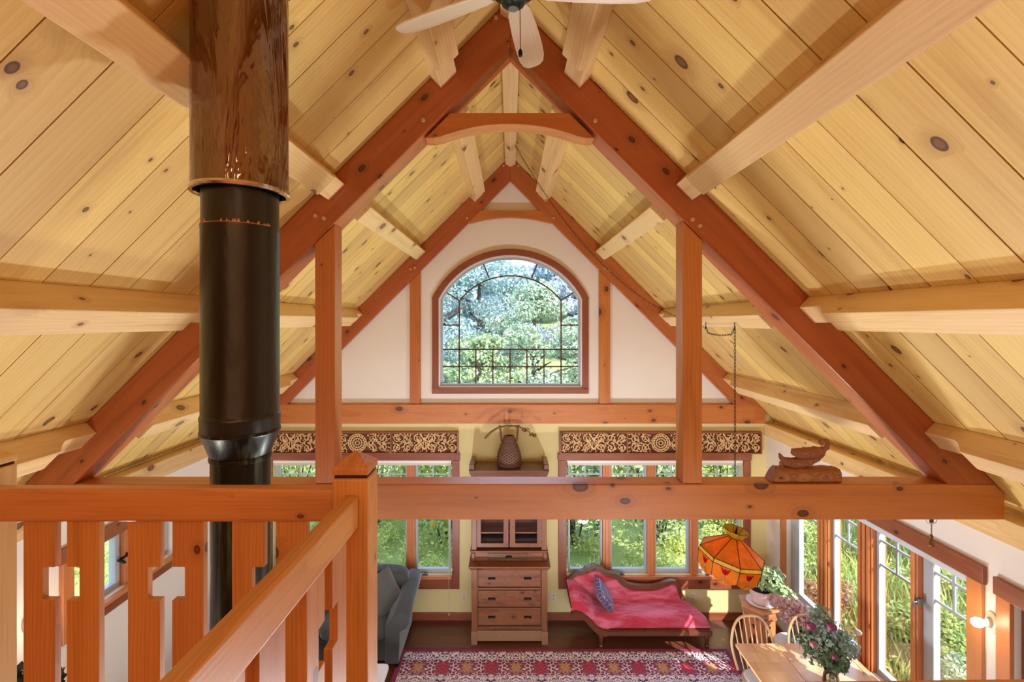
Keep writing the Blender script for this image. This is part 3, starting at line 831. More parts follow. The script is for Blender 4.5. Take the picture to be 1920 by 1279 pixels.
# ================================================================== bells under the tie beam
be = thing('brass_bell_chime', 'small brass bell and chain hanging under the tie beam at right', 'bell', loc=(2.965, 3.38, 2.46))
xx, yy = 2.965, 3.38
b = MB()
hoop = [(xx+.038*math.cos(a), yy, 2.645+.032*math.sin(a)) for a in [math.radians(180+180*i/10) for i in range(11)]]
b.tube(hoop, .0016, 5)
for i in range(9):
    z = 2.610 - i*.011
    b.tube([(xx+.005*math.cos(a)*(1 if i%2 else .3), yy+.005*math.cos(a)*(.3 if i%2 else 1), z+.008*math.sin(a)) for a in [2*math.pi*k/8 for k in range(8)]], .0014, 4, closed=True)
b.build('chain', BRASS, be)
MB().box(xx-.013, xx+.013, yy-.004, yy+.004, 2.622, 2.650).build('tag', simple('tarnished_tag', (88,84,70), .4, .8), be, bevel=.002)
MB().lathe([(.004,2.535),(.006,2.54),(.012,2.525),(.007,2.515)], 12, (xx,yy,0)).build('bead', BRASS, be, smooth=True)
MB().lathe([(.019,2.462),(.020,2.466),(.014,2.49),(.007,2.512),(.0,2.516)], 8, (xx,yy,0)).build('bell', BRASS, be)

# ================================================================== wall lamps with bare bulbs
def sconce(side, y, z, label):
    X = side*XS
    t = thing('wall_lamp', label, 'lamp', loc=(X, y, z))
    M = tr(X, y, z) @ rot('Y', -90*side)
    MB().lathe([(.062,.001),(.062,.008),(.055,.014),(.03,.018),(.028,.034),(.022,.042),(.0,.042)], 28, fr=lambda a, zz: 1.0, M=M @ Matrix.Diagonal((1.25,.78,1,1))).build('porcelain_plate', CREAM, t, smooth=True)
    MB().lathe([(.016,.043),(.018,.055),(.030,.085),(.034,.108),(.028,.134),(.012,.148),(.0,.150)], 20, M=M).build('bulb', BULB, t, smooth=True)
    light('POINT', 'bulb_light', (X - side*.17, y, z), 2.2, (1,.72,.42), shadow_soft_size=.03)
sconce(1, 3.455, 1.874, 'lit bare bulb wall lamp between the tall windows and the door casing')
sconce(-1, 3.455, 1.874, 'lit bare bulb wall lamp glimpsed beside the left newel post')

# ================================================================== outlets
for px, lab in ((870, 'white wall outlet left of the tall chest'), (1038, 'white wall outlet between the tall chest and the chaise'), (1299, 'white wall outlet right of the chaise')):
    x, z = xb(px), zb(1119)
    t = thing('wall_outlet', lab, 'outlet', loc=(x, YW, z), group='outlets along the end wall')
    MB().box(x-.036, x+.036, YW-.008, YW-.001, z-.058, z+.058).build('plate', CREAM, t, bevel=.003)
    for k in (-.022, .022):
        MB().lathe([(.014,0),(.014,.003),(0,.003)], 14, M=tr(x, YW-.008, z+k) @ rot('X', 90)).build('receptacle', simple('outlet_face', (190,184,164), .5) if 'outlet_face' not in bpy.data.materials else bpy.data.materials['outlet_face'], t)

# ================================================================== swagged chain and stained glass lamp
LX, LY = 1.985, 4.24
hl = thing('stained_glass_lamp', 'hanging lamp of amber stained glass with red tulips above the dining table', 'lamp', loc=(LX, LY, 2.14))
def chain_links(b, path, pitch=.030):
    d = [0]
    for i in range(1, len(path)): d.append(d[-1] + (path[i]-path[i-1]).length)
    n = int(d[-1]/pitch); j = 0
    for k in range(n):
        s_ = (k+.5)*pitch
        while j < len(d)-2 and d[j+1] < s_: j += 1
        u = (s_-d[j])/max(1e-6, d[j+1]-d[j]); p = path[j].lerp(path[j+1], u)
        t = (path[j+1]-path[j]).normalized(); a = t.orthogonal().normalized(); c = t.cross(a)
        w = (a+c).normalized() if k % 2 else (a-c).normalized()
        b.tube([p + t*(pitch*.62)*math.cos(q) + w*.0085*math.sin(q) for q in [2*math.pi*i/8 for i in range(8)]], .0024, 4, closed=True)
h0 = Vector((.056, 5.55, 6.075)); h1 = Vector((1.985, 4.88, 3.985)); h2 = Vector((1.985, 4.25, 3.985))
path = [h0.lerp(h1, i/40) + Vector((0,0,-1.55*(i/40)*(1-i/40))) for i in range(41)]
path += [h1.lerp(h2, i/10) + Vector((0,0,-.05-.10*(i/10)*(1-i/10))) for i in range(1, 10)]
path += [h2 + Vector((0,-.005,0)), Vector((LX, LY, 2.25))]
b = MB(); chain_links(b, path); b.build('chain', simple('dark_brass_chain', (74,60,44), .4, .8), hl)
for h, nm in ((h1,'a'),(h2,'b')):
    MB().tube([h+Vector((0,0,.045)), h+Vector((0,0,.01)), h+Vector((.0,.012,-.012)), h+Vector((0,.0,-.024)), h+Vector((0,-.012,-.008))], .004, 6).build('hook', BLACK, hl)
MT = tr(LX, LY, 2.14) @ rot('Y', 10) @ rot('X', 3) @ rot('Z', 12)
def amber(name, c, tr_=.42, em=.0):
    t = NT(name)
    v = t.obj()
    nz = t.noise(v, 9, 4, 1.5)
    col = t.mix(nz, tuple(x*.55 for x in lin(c)[:3])+(1,), tuple(min(1,x*1.25) for x in lin(c)[:3])+(1,))
    d = t.n('ShaderNodeBsdfPrincipled', None, Base_Color=col, Roughness=.15, Specular_IOR_Level=.6)
    tl = t.n('ShaderNodeBsdfTranslucent', None, Color=col)
    mx = t.n('ShaderNodeMixShader', None, i0=tr_, i1=d.outputs[0], i2=tl.outputs[0])
    t.n('ShaderNodeOutputMaterial', None, Surface=mx.outputs[0])
    return t.m
AMB, GOLD, REDG = amber('amber_glass', (228,140,40)), amber('gold_glass', (250,206,60)), amber('red_glass', (206,24,34))
LEAD = simple('lead_came', (40,30,24), .4, .7)
NP = 8
def oct(r, z, k): 
    a = 2*math.pi*(k+.5)/NP; return (r*math.cos(a), r*math.sin(a), z)
def panel(b, q0, q1, q2, q3, th=.004):
    """thin slab between four points, pushed inward"""
    c = Vector((0,0,0)); P_ = [Vector(q) for q in (q0,q1,q2,q3)]
    nn = (P_[1]-P_[0]).cross(P_[3]-P_[0]).normalized()
    if nn.dot(Vector((P_[0].x, P_[0].y, .2))) < 0: nn = -nn
    b.add(P_ + [p - nn*th for p in P_], [(0,1,2,3),(7,6,5,4),(0,4,5,1),(1,5,6,2),(2,6,7,3),(3,7,4,0)], MT)
lead = MB()
def came(p, q, r=.0032): lead.tube([MT @ Vector(p), MT @ Vector(q)], r, 5)
for k in range(NP):
    b = MB(); panel(b, oct(.050,-.006,k), oct(.050,-.006,k+1), oct(.272,-.150,k+1), oct(.272,-.150,k)); b.build('cone_panel', AMB, hl)
    b = MB(); panel(b, oct(.273,-.152,k), oct(.273,-.152,k+1), oct(.277,-.184,k+1), oct(.277,-.184,k)); b.build('belt_panel', GOLD, hl)
    b = MB(); panel(b, oct(.052,.0,k), oct(.052,.0,k+1), oct(.112,.062,k+1), oct(.112,.062,k), .003); b.build('crown_panel', GOLD, hl)
    # scalloped skirt panel
    A_, B_ = Vector(oct(.277,-.186,k)), Vector(oct(.277,-.186,k+1)); A2, B2 = Vector(oct(.262,-.30,k)), Vector(oct(.262,-.30,k+1))
    nn = (B_-A_).cross(A2-A_).normalized()
    if nn.dot(A_+B_) < 0: nn = -nn
    def sp(u, v): return (A_.lerp(B_, u)).lerp(A2.lerp(B2, u), v)
    outl = [sp(0,0), sp(1,0), sp(1,.95)] + [sp(1-i/10, .95+.38*math.sin(math.pi*i/10)) for i in range(1, 10)] + [sp(0,.95)]
    m_ = len(outl); b = MB()
    b.add(outl + [p - nn*.004 for p in outl], [tuple(range(m_)), tuple(reversed(range(m_, 2*m_)))] + [(i, (i+1)%m_, (i+1)%m_+m_, i+m_) for i in range(m_)], MT)
    sk = b.build('skirt_panel', AMB, hl)
    b = MB()
    for pet in ([(.5,.62),(.40,.50),(.36,.32),(.30,.06),(.45,.22),(.5,.34)], [(.5,.62),(.60,.50),(.64,.32),(.70,.06),(.55,.22),(.5,.34)], [(.5,.60),(.43,.30),(.5,.08),(.57,.30)]):
        q = [sp(u, v*1.0) + nn*.0015 for u, v in pet]; m2 = len(q); mm = [p - nn*.0075 for p in q]
        b.add(q + mm, [tuple(range(m2)), tuple(reversed(range(m2, 2*m2)))] + [(i, (i+1)%m2, (i+1)%m2+m2, i+m2) for i in range(m2)], MT)
    b.build('tulip', REDG, sk)
    b = MB(); b.tube([MT @ (sp(.5,.60)+nn*.003), MT @ (sp(.5,1.18)+nn*.003)], .0025, 5).tube([MT @ (sp(.5,.98)+nn*.003), MT @ (sp(.30,1.20)+nn*.003)], .0018, 4).tube([MT @ (sp(.5,.98)+nn*.003), MT @ (sp(.70,1.20)+nn*.003)], .0018, 4)
    b.build('stem', simple('grey_green_glass', (96,112,84), .3) if 'grey_green_glass' not in bpy.data.materials else bpy.data.materials['grey_green_glass'], sk)
    came(oct(.050,-.006,k), oct(.272,-.150,k)); came(oct(.272,-.151,k), oct(.272,-.151,k+1)); came(oct(.277,-.185,k), oct(.277,-.185,k+1))
    came(oct(.272,-.150,k), oct(.277,-.185,k)); came(A_, A2); came(oct(.052,0,k), oct(.112,.062,k), .002); came(oct(.112,.062,k), oct(.112,.062,k+1), .002); came(oct(.052,0,k), oct(.052,0,k+1))
lead.build('lead_came', LEAD, hl)
MB().lathe([(.004,.09),(.012,.03),(.02,.0),(.05,-.004),(.05,-.012),(.02,-.03),(.018,-.08),(0,-.085)], 16, M=MT).build('finial', LEAD, hl, smooth=True)
MB().lathe([(.0,-.165),(.018,-.16),(.030,-.135),(.026,-.105),(.014,-.085)], 16, M=MT).build('bulb', BULB, hl, smooth=True)
light('POINT', 'lamp_light', MT @ Vector((0,0,-.20)), 3.0, (1,.74,.42), shadow_soft_size=.03)
# ================================================================== carved valances over the end windows
def carved(w, h, mid, seed):
    """scrollwork relief in the XZ plane, centred on the origin, facing -Y"""
    b = MB(); r = random.Random(seed)
    tr_ = .0062
    def spiral(cx, cz, R0, a0, turns, hand, base=None):
        pts = []; n = int(15*turns)
        for i in range(n+1):
            t = i/n; R_ = R0*(1-.80*t); a = a0 + hand*2*math.pi*turns*t
            pts.append((cx + R_*math.cos(a), -.004*t, cz + R_*math.sin(a)))
        b.tube(pts, [tr_*(1.15-.4*i/n) for i in range(n+1)], 5)
        b.ell((pts[-1][0], -.004, pts[-1][2]), (.010,.008,.010), 6, 4)
        for k in range(3, n, 4):                                  # leaves springing from the stem
            p = pts[k]; a = a0 + hand*2*math.pi*turns*k/n
            for s_ in ((1, .9), (-1, .7)):
                L = R0*.30*s_[1]; ang = a + (0.5 if s_[0] > 0 else math.pi-.5)*hand
                leaf(p[0], p[2], ang, L)
    def leaf(x, z, a, L):
        x = max(-w/2+.012, min(w/2-.012, x + L*.5*math.cos(a))); z = max(-h/2+.010, min(h/2-.010, z + L*.5*math.sin(a)))
        M = tr(x, -.002, z) @ Matrix.Rotation(-a, 4, 'Y')
        b.ell((0,0,0), (L*.55, .006, L*.20), 6, 4, M)
    def vine(p, q, bow):
        pts = []
        for i in range(9):
            t = i/8; pts.append((p[0]+(q[0]-p[0])*t, .001, p[1]+(q[1]-p[1])*t + bow*math.sin(math.pi*t)))
        b.tube(pts, tr_*.9, 5)
    def side(sx, x0, x1):
        W_ = x1-x0; n = max(2, int(round(W_/(h*.50))))
        for i in range(n):
            cx = x0 + W_*(i+.5)/n; R_ = min(h*.235, W_/n*.48)
            for up in (1, -1):
                spiral(sx*cx, up*h*.235, R_*r.uniform(.9, 1.03), (math.pi/2 if up > 0 else -math.pi/2) + (i % 2)*math.pi, 1.35, sx*up*(1 if i % 2 else -1))
                vine((sx*(cx-W_/n*.5), 0), (sx*(cx+W_/n*.3), up*h*.45), -up*h*.08)
        for i in range(int(W_/.05)):
            leaf(sx*(x0 + .02 + i*.05), r.choice((-1,1))*h*.46, r.uniform(0,6), .036)
            leaf(sx*(x0 + .03 + i*.05), r.uniform(-.1,.1)*h, r.uniform(0,6), .04)
        for i in range(int(W_/.007)): leaf(sx*(x0 + .01 + i*.007), r.uniform(-.46,.46)*h, r.uniform(0,6), r.uniform(.026,.042))
    if mid:
        R_ = h*.46
        for q in (1.0, .52, .22): b.tube([(R_*q*math.cos(a), -.004, R_*q*math.sin(a)) for a in [2*math.pi*i/36 for i in range(36)]], tr_*1.15, 5, closed=True)
        for i in range(16):
            a = 2*math.pi*i/16; b.ell((R_*.76*math.cos(a), -.002, R_*.76*math.sin(a)), (.014,.008,.014), 6, 4)
            leaf(R_*.72*math.cos(a+.2), R_*.72*math.sin(a+.2), a, .036)
        for i in range(10):
            a = 2*math.pi*i/10; leaf(R_*.32*math.cos(a), R_*.32*math.sin(a), a, .030)
        for s_ in (-1, 1): side(s_, R_+.01, w/2-.035)
        for s_ in (-1, 1):
            for i in range(5): leaf(s_*(w/2-.03), (i-2)*h*.2, s_*0 + (i-2)*.3 if s_ > 0 else math.pi-(i-2)*.3, .05)
    else:
        for s_ in (-1, 1): side(s_, .02, w/2-.004)
        vine((-.03,-h*.45), (.0, h*.3), .0); vine((.03,-h*.45), (.0, h*.3), .0)
        for i in range(5):
            for s_ in (-1,1): leaf(s_*.03*(i%3), -h*.35+i*h*.16, math.pi/2 - s_*.6, .06)
    return b
CARV = simple('carved_pale_wood', (226,188,138), .6, var=.15, vs=30)
CBACK = simple('carved_recess_brown', (96,58,34), .8)
protos = {}
def valance(name_lab, x0, x1):
    z0, z1 = zb(849.5), zb(808.5); yF = YW-.062
    v = thing('carved_valance', name_lab, 'carved panel', loc=((x0+x1)/2, YW, z0), group=None)
    fr = .018; w3 = (x1-x0)/3
    holes = []
    for i in range(3):
        a, c = x0 + w3*i + (fr if i == 0 else fr*.6), x0 + w3*(i+1) - (fr if i == 2 else fr*.6)
        holes.append([(a, z0+fr), (c, z0+fr), (c, z1-fr), (a, z1-fr)])
    MB().prism([(x0,z0),(x1,z0),(x1,z1),(x0,z1)], yF, YW-.0015, holes).build('frame', TRIM['X'], v, bevel=.003)
    MB().box(x0+.01, x1-.01, YW-.030, YW-.02, z0+.01, z1-.01).build('back_board', CBACK, v)
    for i, hl_ in enumerate(holes):
        cx, cz = (hl_[0][0]+hl_[1][0])/2, (z0+z1)/2; key = 'mid' if i == 1 else 'end'
        M = tr(cx, YW-.040, cz)
        if key not in protos:
            b = carved(hl_[1][0]-hl_[0][0], z1-z0-2*fr, i == 1, 4+i); b.v = [M @ p for p in b.v]
            o = b.build('carving', CARV, v, M=M, smooth=50); protos[key] = o
        else:
            link('carving', protos[key].data, v, M)
valance('carved openwork wooden valance on the wall above the sofa window', xb(484), xb(860))
valance('carved openwork wooden valance on the wall above the chaise window', xb(1049.4), xb(1425))

# ================================================================== tall chest with glazed top
DY = 6.01; ds_ = DY/F
dxx = lambda px: (px-CX)*ds_
dz = lambda py: H - (py-CY)*ds_
cb = thing('tall_chest', 'tall old oak chest of drawers with glazed cupboard doors above', 'cabinet', loc=(dxx(955), 6.25, 0))
x0, x1 = dxx(884), dxx(1026.5); yb_ = YW-.03
zt = dz(1067)
b = MB(); b.box(x0+.03, x1-.03, DY+.025, yb_, .13, zt)
b.build('lower_carcase', DRES['X'], cb, bevel=.004)
for a, c in ((x0, x0+.072), (x1-.072, x1)):
    MB().box(a, c, DY+.003, DY+.06, .155, zt).build('stile', DRES['Z'], cb, bevel=.004)
    f = MB().box(a-.004 if a == x0 else a, c if a == x0 else c+.004, DY-.012, DY+.07, .0, .16)
    for q in (.018, .036, .054): f.box(a+q-.004, a+q+.004, DY-.016, DY-.011, .02, .11)
    f.build('foot', simple('worn_oak', (150,112,84), .6, var=.15, vs=25) if 'worn_oak' not in bpy.data.materials else bpy.data.materials['worn_oak'], cb, bevel=.004)
for s_, a in ((-1, x0+.01), (1, x1-.07)): MB().box(a, a+.06, yb_-.06, yb_, 0, .14).build('foot', DRES['Z'], cb)
MB().box(x0+.07, x1-.07, DY+.005, DY+.02, .035, .145).box(x0+.07, x1-.07, DY, DY+.02, .145, .165).build('plinth', bpy.data.materials['worn_oak'], cb, bevel=.004)
def pull(b, x, y, z, w=.05):
    for i in range(9):
        pass
    b.add(*half_cup(x, y, z, w))
def half_cup(x, y, z, w):
    m = MB(); n = 12; vs = []
    for j in range(5):
        ph = j/4*math.pi/2
        for i in range(n+1):
            th = math.pi*i/n
            vs.append((x + w*math.cos(th)*math.cos(ph*.0)*1.0, y - .022*math.sin(ph)*math.sin(th)**.5 if 0 < i < n else y, z + .018*math.cos(ph)*math.sin(th) - .004))
    fs = [(j*(n+1)+i, j*(n+1)+i+1, (j+1)*(n+1)+i+1, (j+1)*(n+1)+i) for j in range(4) for i in range(n)]
    m.add(vs, fs); m.box(x-w, x+w, y-.003, y+.001, z-.016, z+.016)
    return m.v, m.f
IRON = simple('dark_bronze_pull', (48,40,36), .4, .7)
xd0, xd1 = dxx(896.6), dxx(1013.5)
for (ya, yc) in ((1069.8,1101),(1108.4,1138.9),(1143,1173.4)):
    za, zc = dz(yc), dz(ya)
    d = MB().box(xd0, xd1, DY+.006, DY+.03, za, zc).build('drawer', DRES['X'], cb, bevel=.006, seg=2)
    for px in (922, 989.5):
        m = MB(); pull(m, dxx(px), DY+.005, (za+zc)/2+.002, .046); m.build('cup_pull', IRON, d, smooth=True)
    MB().box(xd0-.005, xd1+.005, DY-.004, DY+.02, za-.030, za-.010).build('rail_moulding', DRES['X'], cb, bevel=.004)
# counter slab with tapering moulding
zs = dz(1060)
b = MB(); b.add([(x0-.035,DY-.045,zs),(x1+.035,DY-.045,zs),(x1+.035,yb_,zs),(x0-.035,yb_,zs),(x0-.035,DY-.045,zs-.012),(x1+.035,DY-.045,zs-.012),(x1+.035,yb_,zs-.012),(x0-.035,yb_,zs-.012),
                 (x0-.004,DY-.004,zs-.062),(x1+.004,DY-.004,zs-.062),(x1+.004,yb_,zs-.062),(x0-.004,yb_,zs-.062)],
                [(0,1,2,3),(8,11,10,9),(0,4,5,1),(1,5,6,2),(2,6,7,3),(3,7,4,0),(4,8,9,5),(5,9,10,6),(6,10,11,7),(7,11,8,4)])
b.build('counter_moulding', DRES['X'], cb, bevel=.004)
uy = DY + .10; u2 = uy/F
ux = lambda px: (px-CX)*u2
uz = lambda py: H - (py-CY)*u2
U0, U1 = ux(884.5), ux(1024.5)
zd0, zd1 = zs+.001, uz(1036)
MB().box(U0-.004, U1+.004, uy+.012, yb_, zd0, zd1).build('upper_base', DRES['X'], cb, bevel=.004)
for a in (U0-.008, U1-.042): MB().box(a, a+.05, uy-.012, uy+.03, zd0, zd1-.002).build('corbel', DRES['Z'], cb, bevel=.012)
sd = MB().box(ux(915), ux(991), uy+.002, uy+.02, zd0+.02, zd1-.012).build('small_drawer', simple('burl_veneer', (104,66,38), .4, var=.3, vs=14), cb, bevel=.004)
m = MB(); pull(m, ux(954), uy+.002, (zd0+zd1)/2, .040); m.build('cup_pull', IRON, sd, smooth=True)
MB().box(U0-.02, U1+.02, uy-.018, yb_, zd1, zd1+.028).build('ledge', DRES['X'], cb, bevel=.008)
ztop = 2.10
MB().box(U0, U1, yb_-.02, yb_, zd1+.028, ztop-.05).build('back_panel', DRES['Z'], cb)
for a, c in ((U0, U0+.02), (U1-.02, U1)): MB().box(a, c, uy+.02, yb_-.02, zd1+.028, ztop-.05).build('side_panel', DRES['Z'], cb)
for a, c in ((U0-.004, U0+.062), (U1-.062, U1+.004)): MB().box(a, c, uy, uy+.03, zd1+.028, ztop-.05).build('stile', DRES['Z'], cb, bevel=.006)
for z in (1.32, 1.72): MB().box(U0+.02, U1-.02, uy+.05, yb_-.02, z, z+.018).build('shelf', DRES['X'], cb)
for a, c, g0, g1 in ((893.5,953.5,901.7,943.7),(955.5,1017,966,1007)):
    z0_, z1_ = uz(1027), ztop-.055
    d = MB().prism([(ux(a),z0_),(ux(c),z0_),(ux(c),z1_),(ux(a),z1_)], uy+.004, uy+.026, [[(ux(g0),uz(1019)),(ux(g1),uz(1019)),(ux(g1),z1_-.07),(ux(g0),z1_-.07)]]).build('glazed_door', DRES['Z'], cb, bevel=.005)
    MB().box(ux(g0)-.005, ux(g1)+.005, uy+.014, uy+.017, uz(1019)-.005, z1_-.065).build('pane', GLASS, d)
MB().box(U0+.06, U1-.06, uy+.06, yb_-.03, zd1+.03, zd1+.15).build('folded_linen', simple('patterned_linen', (64,56,66), .9, var=.6, vs=30), cb, bevel=.03)
# cornice tray
zc_ = 2.155
MB().add([(U0-.035,uy-.045,zc_),(U1+.035,uy-.045,zc_),(U1+.035,yb_,zc_),(U0-.035,yb_,zc_),(U0-.004,uy-.004,zc_-.10),(U1+.004,uy-.004,zc_-.10),(U1+.004,yb_,zc_-.10),(U0-.004,yb_,zc_-.10)],
         [(0,1,2,3),(7,6,5,4),(0,4,5,1),(1,5,6,2),(2,6,7,3),(3,7,4,0)]).build('cornice', WALN['X'], cb, bevel=.006)
for a in (U0-.03, U1-.035): MB().box(a, a+.065, uy-.03, yb_-.02, zc_+.0005, zc_+.075).build('end_block', WALN['Y'], cb, bevel=.008)

# basket on top
bk = thing('wicker_basket', 'tall woven wicker basket with a branch handle on the chest top', 'basket', loc=(dxx(954.5)*1.02, 6.26, zc_+.001))
bxx, byy, bz = dxx(954.5)*1.02, 6.26, zc_+.001
b = MB(); nr, na = 46, 60
def brad(t): return .155 - .03*abs(t-.18)**1.2*1.2 - .075*max(0, t-.35)**1.3*1.6
vs = []
for i in range(nr+1):
    t = i/nr
    for j in range(na):
        a = 2*math.pi*j/na
        R_ = brad(t)*(1 + .018*math.sin(i*math.pi)*1) + .006*math.sin(a*15 + (math.pi if (i//2) % 2 else 0)) + (.004 if i % 2 else -.003)
        vs.append((bxx + R_*math.cos(a), byy + R_*.82*math.sin(a), bz + .40*t))
for i in range(0, nr+1, 6):
    t = 1 - i/nr
    for j in range(na):
        a = 2*math.pi*j/na; R_ = brad(t) - .016
        vs.append((bxx + R_*math.cos(a), byy + R_*.82*math.sin(a), bz + .40*t + (.01 if t == 0 else 0)))
rows = len(vs)//na
fs = [(i*na+j, i*na+(j+1)%na, (i+1)*na+(j+1)%na, (i+1)*na+j) for i in range(rows-1) for j in range(na)] + [tuple(range(na)), tuple(range((rows-1)*na, rows*na))]
WICK = simple('wicker', (104,72,56), .75, var=.35, vs=70)
b.add(vs, fs).build('woven_body', WICK, bk, smooth=60)
for s_ in (-1, 1):
    b = MB()
    for k in range(2):
        b.tube([(bxx + s_*(.10+.018*t) + .008*math.cos(9*t*2+k*math.pi), byy + .008*math.sin(18*t+k*math.pi), bz + .33 + .20*t) for t in [i/16 for i in range(17)]], .009, 6)
    b.build('handle_loop', WICK, bk, smooth=True)
br = [(-.315,.36),(-.24,.44),(-.13,.505),(0,.525),(.10,.52),(.20,.485),(.30,.415),(.36,.36)]
b = MB(); b.tube([(bxx+x, byy, bz+z) for x, z in br], [.017,.016,.014,.012,.010,.007,.005,.003], 8); b.build('branch', simple('dry_branch', (118,92,44), .8, var=.3, vs=40), bk, smooth=True)
leafcloud('dry_leaves', [(bxx+.02,byy,bz+.52,.05,.02,.02),(bxx+.12,byy,bz+.51,.06,.025,.025),(bxx+.22,byy,bz+.47,.06,.025,.03),(bxx+.31,byy,bz+.405,.05,.02,.03)], 150, .013, leafmat('dry_leaf', (120,84,50), (90,58,34)), 4, bk)

# ================================================================== red chaise longue
ch = thing('chaise_longue', 'antique chaise longue in red velvet with carved walnut frame', 'chaise', loc=(1.61, 6.14, 0))
VEL = None
def velvet(name, c1, c2):
    t = NT(name)
    nz = t.noise(t.vmul(t.obj(), (2.5, 9, 9)), 1.0, 4, .6)
    col = t.mix(t.ss(nz, .35, .7), lin(c1), lin(c2))
    t.bsdf(Base_Color=col, Roughness=.75, Sheen_Weight=1.0, Sheen_Roughness=.3, Sheen_Tint=(1,.82,.94,1), Normal=t.bump(nz, .15, .01))
    return t.m
VEL = velvet('red_velvet', (192,46,74), (226,122,150))  # paler pink mottling paints in the window sheen on the pile
YF, YBk = 5.935, 6.375
P6 = lambda x, y, Y: W(1040 + x/6, 1040 + y/6, Y)
# seat: domed pad with a rounded foot end
def seat(u, v):
    y = YF + .02 + (YBk-.03-YF-.02)*v
    xr = 2.485 - .16*v**2
    x = 1.10 + (xr-1.10)*u
    e = min(1, (1-u)/.10); f = min(1, v/.16); g_ = min(1, (1-v)/.04+.7)
    dome = (1-(1-e)**2.2)**.5 * (1-(1-f)**2.4)**.5
    return (x, y, .245 + .135*dome*g_)
b = MB(); b.grid(seat, 46, 26)
b.grid(lambda u, v: (lambda p: (p[0], p[1], .235))(seat(u, v)), 46, 26)
b.build('seat', VEL, ch, smooth=True)
b = MB()
edge = [seat(i/40, 0) for i in range(41)] + [seat(1, i/20) for i in range(21)]
b.add([(p[0],p[1],.235) for p in edge] + [(p[0],p[1],.25) for p in edge], [(i,i+1,i+1+len(edge),i+len(edge)) for i in range(len(edge)-1)]).build('seat_edge', VEL, ch, smooth=True)
# head end: padded ramp curling over
hp = [(.76,.455),(.80,.475),(.86,.470),(.93,.435),(1.01,.375),(1.08,.315),(1.16,.265),(1.22,.245)]
hb = [(.74,.60),(.79,.62),(.86,.60),(.93,.55),(1.01,.48),(1.08,.42),(1.16,.375),(1.22,.36)]
def head(u, v):
    i = min(len(hp)-2, int(u*(len(hp)-1))); t = u*(len(hp)-1)-i
    a = (hp[i][0]*(1-t)+hp[i+1][0]*t, hp[i][1]*(1-t)+hp[i+1][1]*t); c = (hb[i][0]*(1-t)+hb[i+1][0]*t, hb[i][1]*(1-t)+hb[i+1][1]*t)
    y = YF + .015 + (YBk-.03-YF)*v
    dome = (1-(1-min(1, v/.25))**2.2)**.5
    k = 1-(1-v)**1.6
    return (a[0]*(1-k)+c[0]*k, y, (a[1]*(1-k)+c[1]*k) + .055*dome*(1-.5*v))
b = MB(); b.grid(head, 28, 20)
dn = lambda p: (p[0]+.03, p[1], p[2]-.015-.055*min(1, max(0, (p[0]-.78)/.25)))
lowp = lambda u, v: dn(head(u, v))
b.grid(lowp, 28, 20)
pe = [head(0, i/20) for i in range(21)]
b.add(pe + [dn(p) for p in pe], [(i,i+1,i+22,i+21) for i in range(20)])
pe = [head(i/28, 0) for i in range(29)]
b.add(pe + [dn(p) for p in pe], [(i,i+1,i+30,i+29) for i in range(28)])
b.build('head_rest', VEL, ch, smooth=True)
# back: shaped frame and upholstered infill
topc = [(122,310),(160,250),(205,212),(260,182),(325,158),(345,134),(398,126),(432,102),(470,122),(538,132),(562,166),(605,190),(690,210),(740,242),(772,282),(830,318),(945,338),(1060,343),(1150,328),(1240,298),(1300,284),(1358,290),(1400,332),(1424,402),(1462,502)]
def smoothline(pts, n=4):
    out = []
    for i in range(len(pts)-1):
        p0 = pts[max(0,i-1)]; p1 = pts[i]; p2 = pts[i+1]; p3 = pts[min(len(pts)-1,i+2)]
        for k in range(n):
            t = k/n
            out.append(tuple(.5*((2*p1[j]) + (-p0[j]+p2[j])*t + (2*p0[j]-5*p1[j]+4*p2[j]-p3[j])*t*t + (-p0[j]+3*p1[j]-3*p2[j]+p3[j])*t**3) for j in (0,1)))
    out.append(pts[-1]); return out
tc = smoothline(topc, 3)
XZ = lambda p: (lambda w_: (w_.x, w_.z))(P6(p[0], p[1], 6.36))
top = [XZ(p) for p in tc]
inn = []
for i, p in enumerate(top):
    a, c = top[max(0,i-1)], top[min(len(top)-1,i+1)]
    d = Vector((c[0]-a[0], c[1]-a[1])).normalized(); th = .060 if 8 < i < 60 else .045
    xk = 432; pk = .018*math.exp(-((tc[i][0]-432)/90)**2)
    inn.append((p[0]+d.y*(th+pk), p[1]-d.x*(th+pk)))
MB().prism(top + inn[::-1], 6.335, 6.395).build('back_frame', WALN['X'], ch, bevel=.010, seg=3)
MB().prism([(p[0]*1, p[1]-.004) for p in top][::1] + [(top[-1][0]-.01,.24),(.80,.24)], 6.365, 6.39).build('back_board', WALN['X'], ch)
b = MB(); m_ = len(inn)
b.add([(p[0], 6.350, p[1]) for p in inn] + [(p[0]*.97+.03*1.5, 6.325, p[1]*.94+.02) for p in inn] + [(p[0]*.5+.5*max(.95,min(2.2,p[0])), 6.322, .30) for p in inn],
      [(i,i+1,i+1+m_,i+m_) for i in range(m_-1)] + [(i+m_,i+1+m_,i+1+2*m_,i+2*m_) for i in range(m_-1)]).build('back_upholstery', VEL, ch, smooth=60)
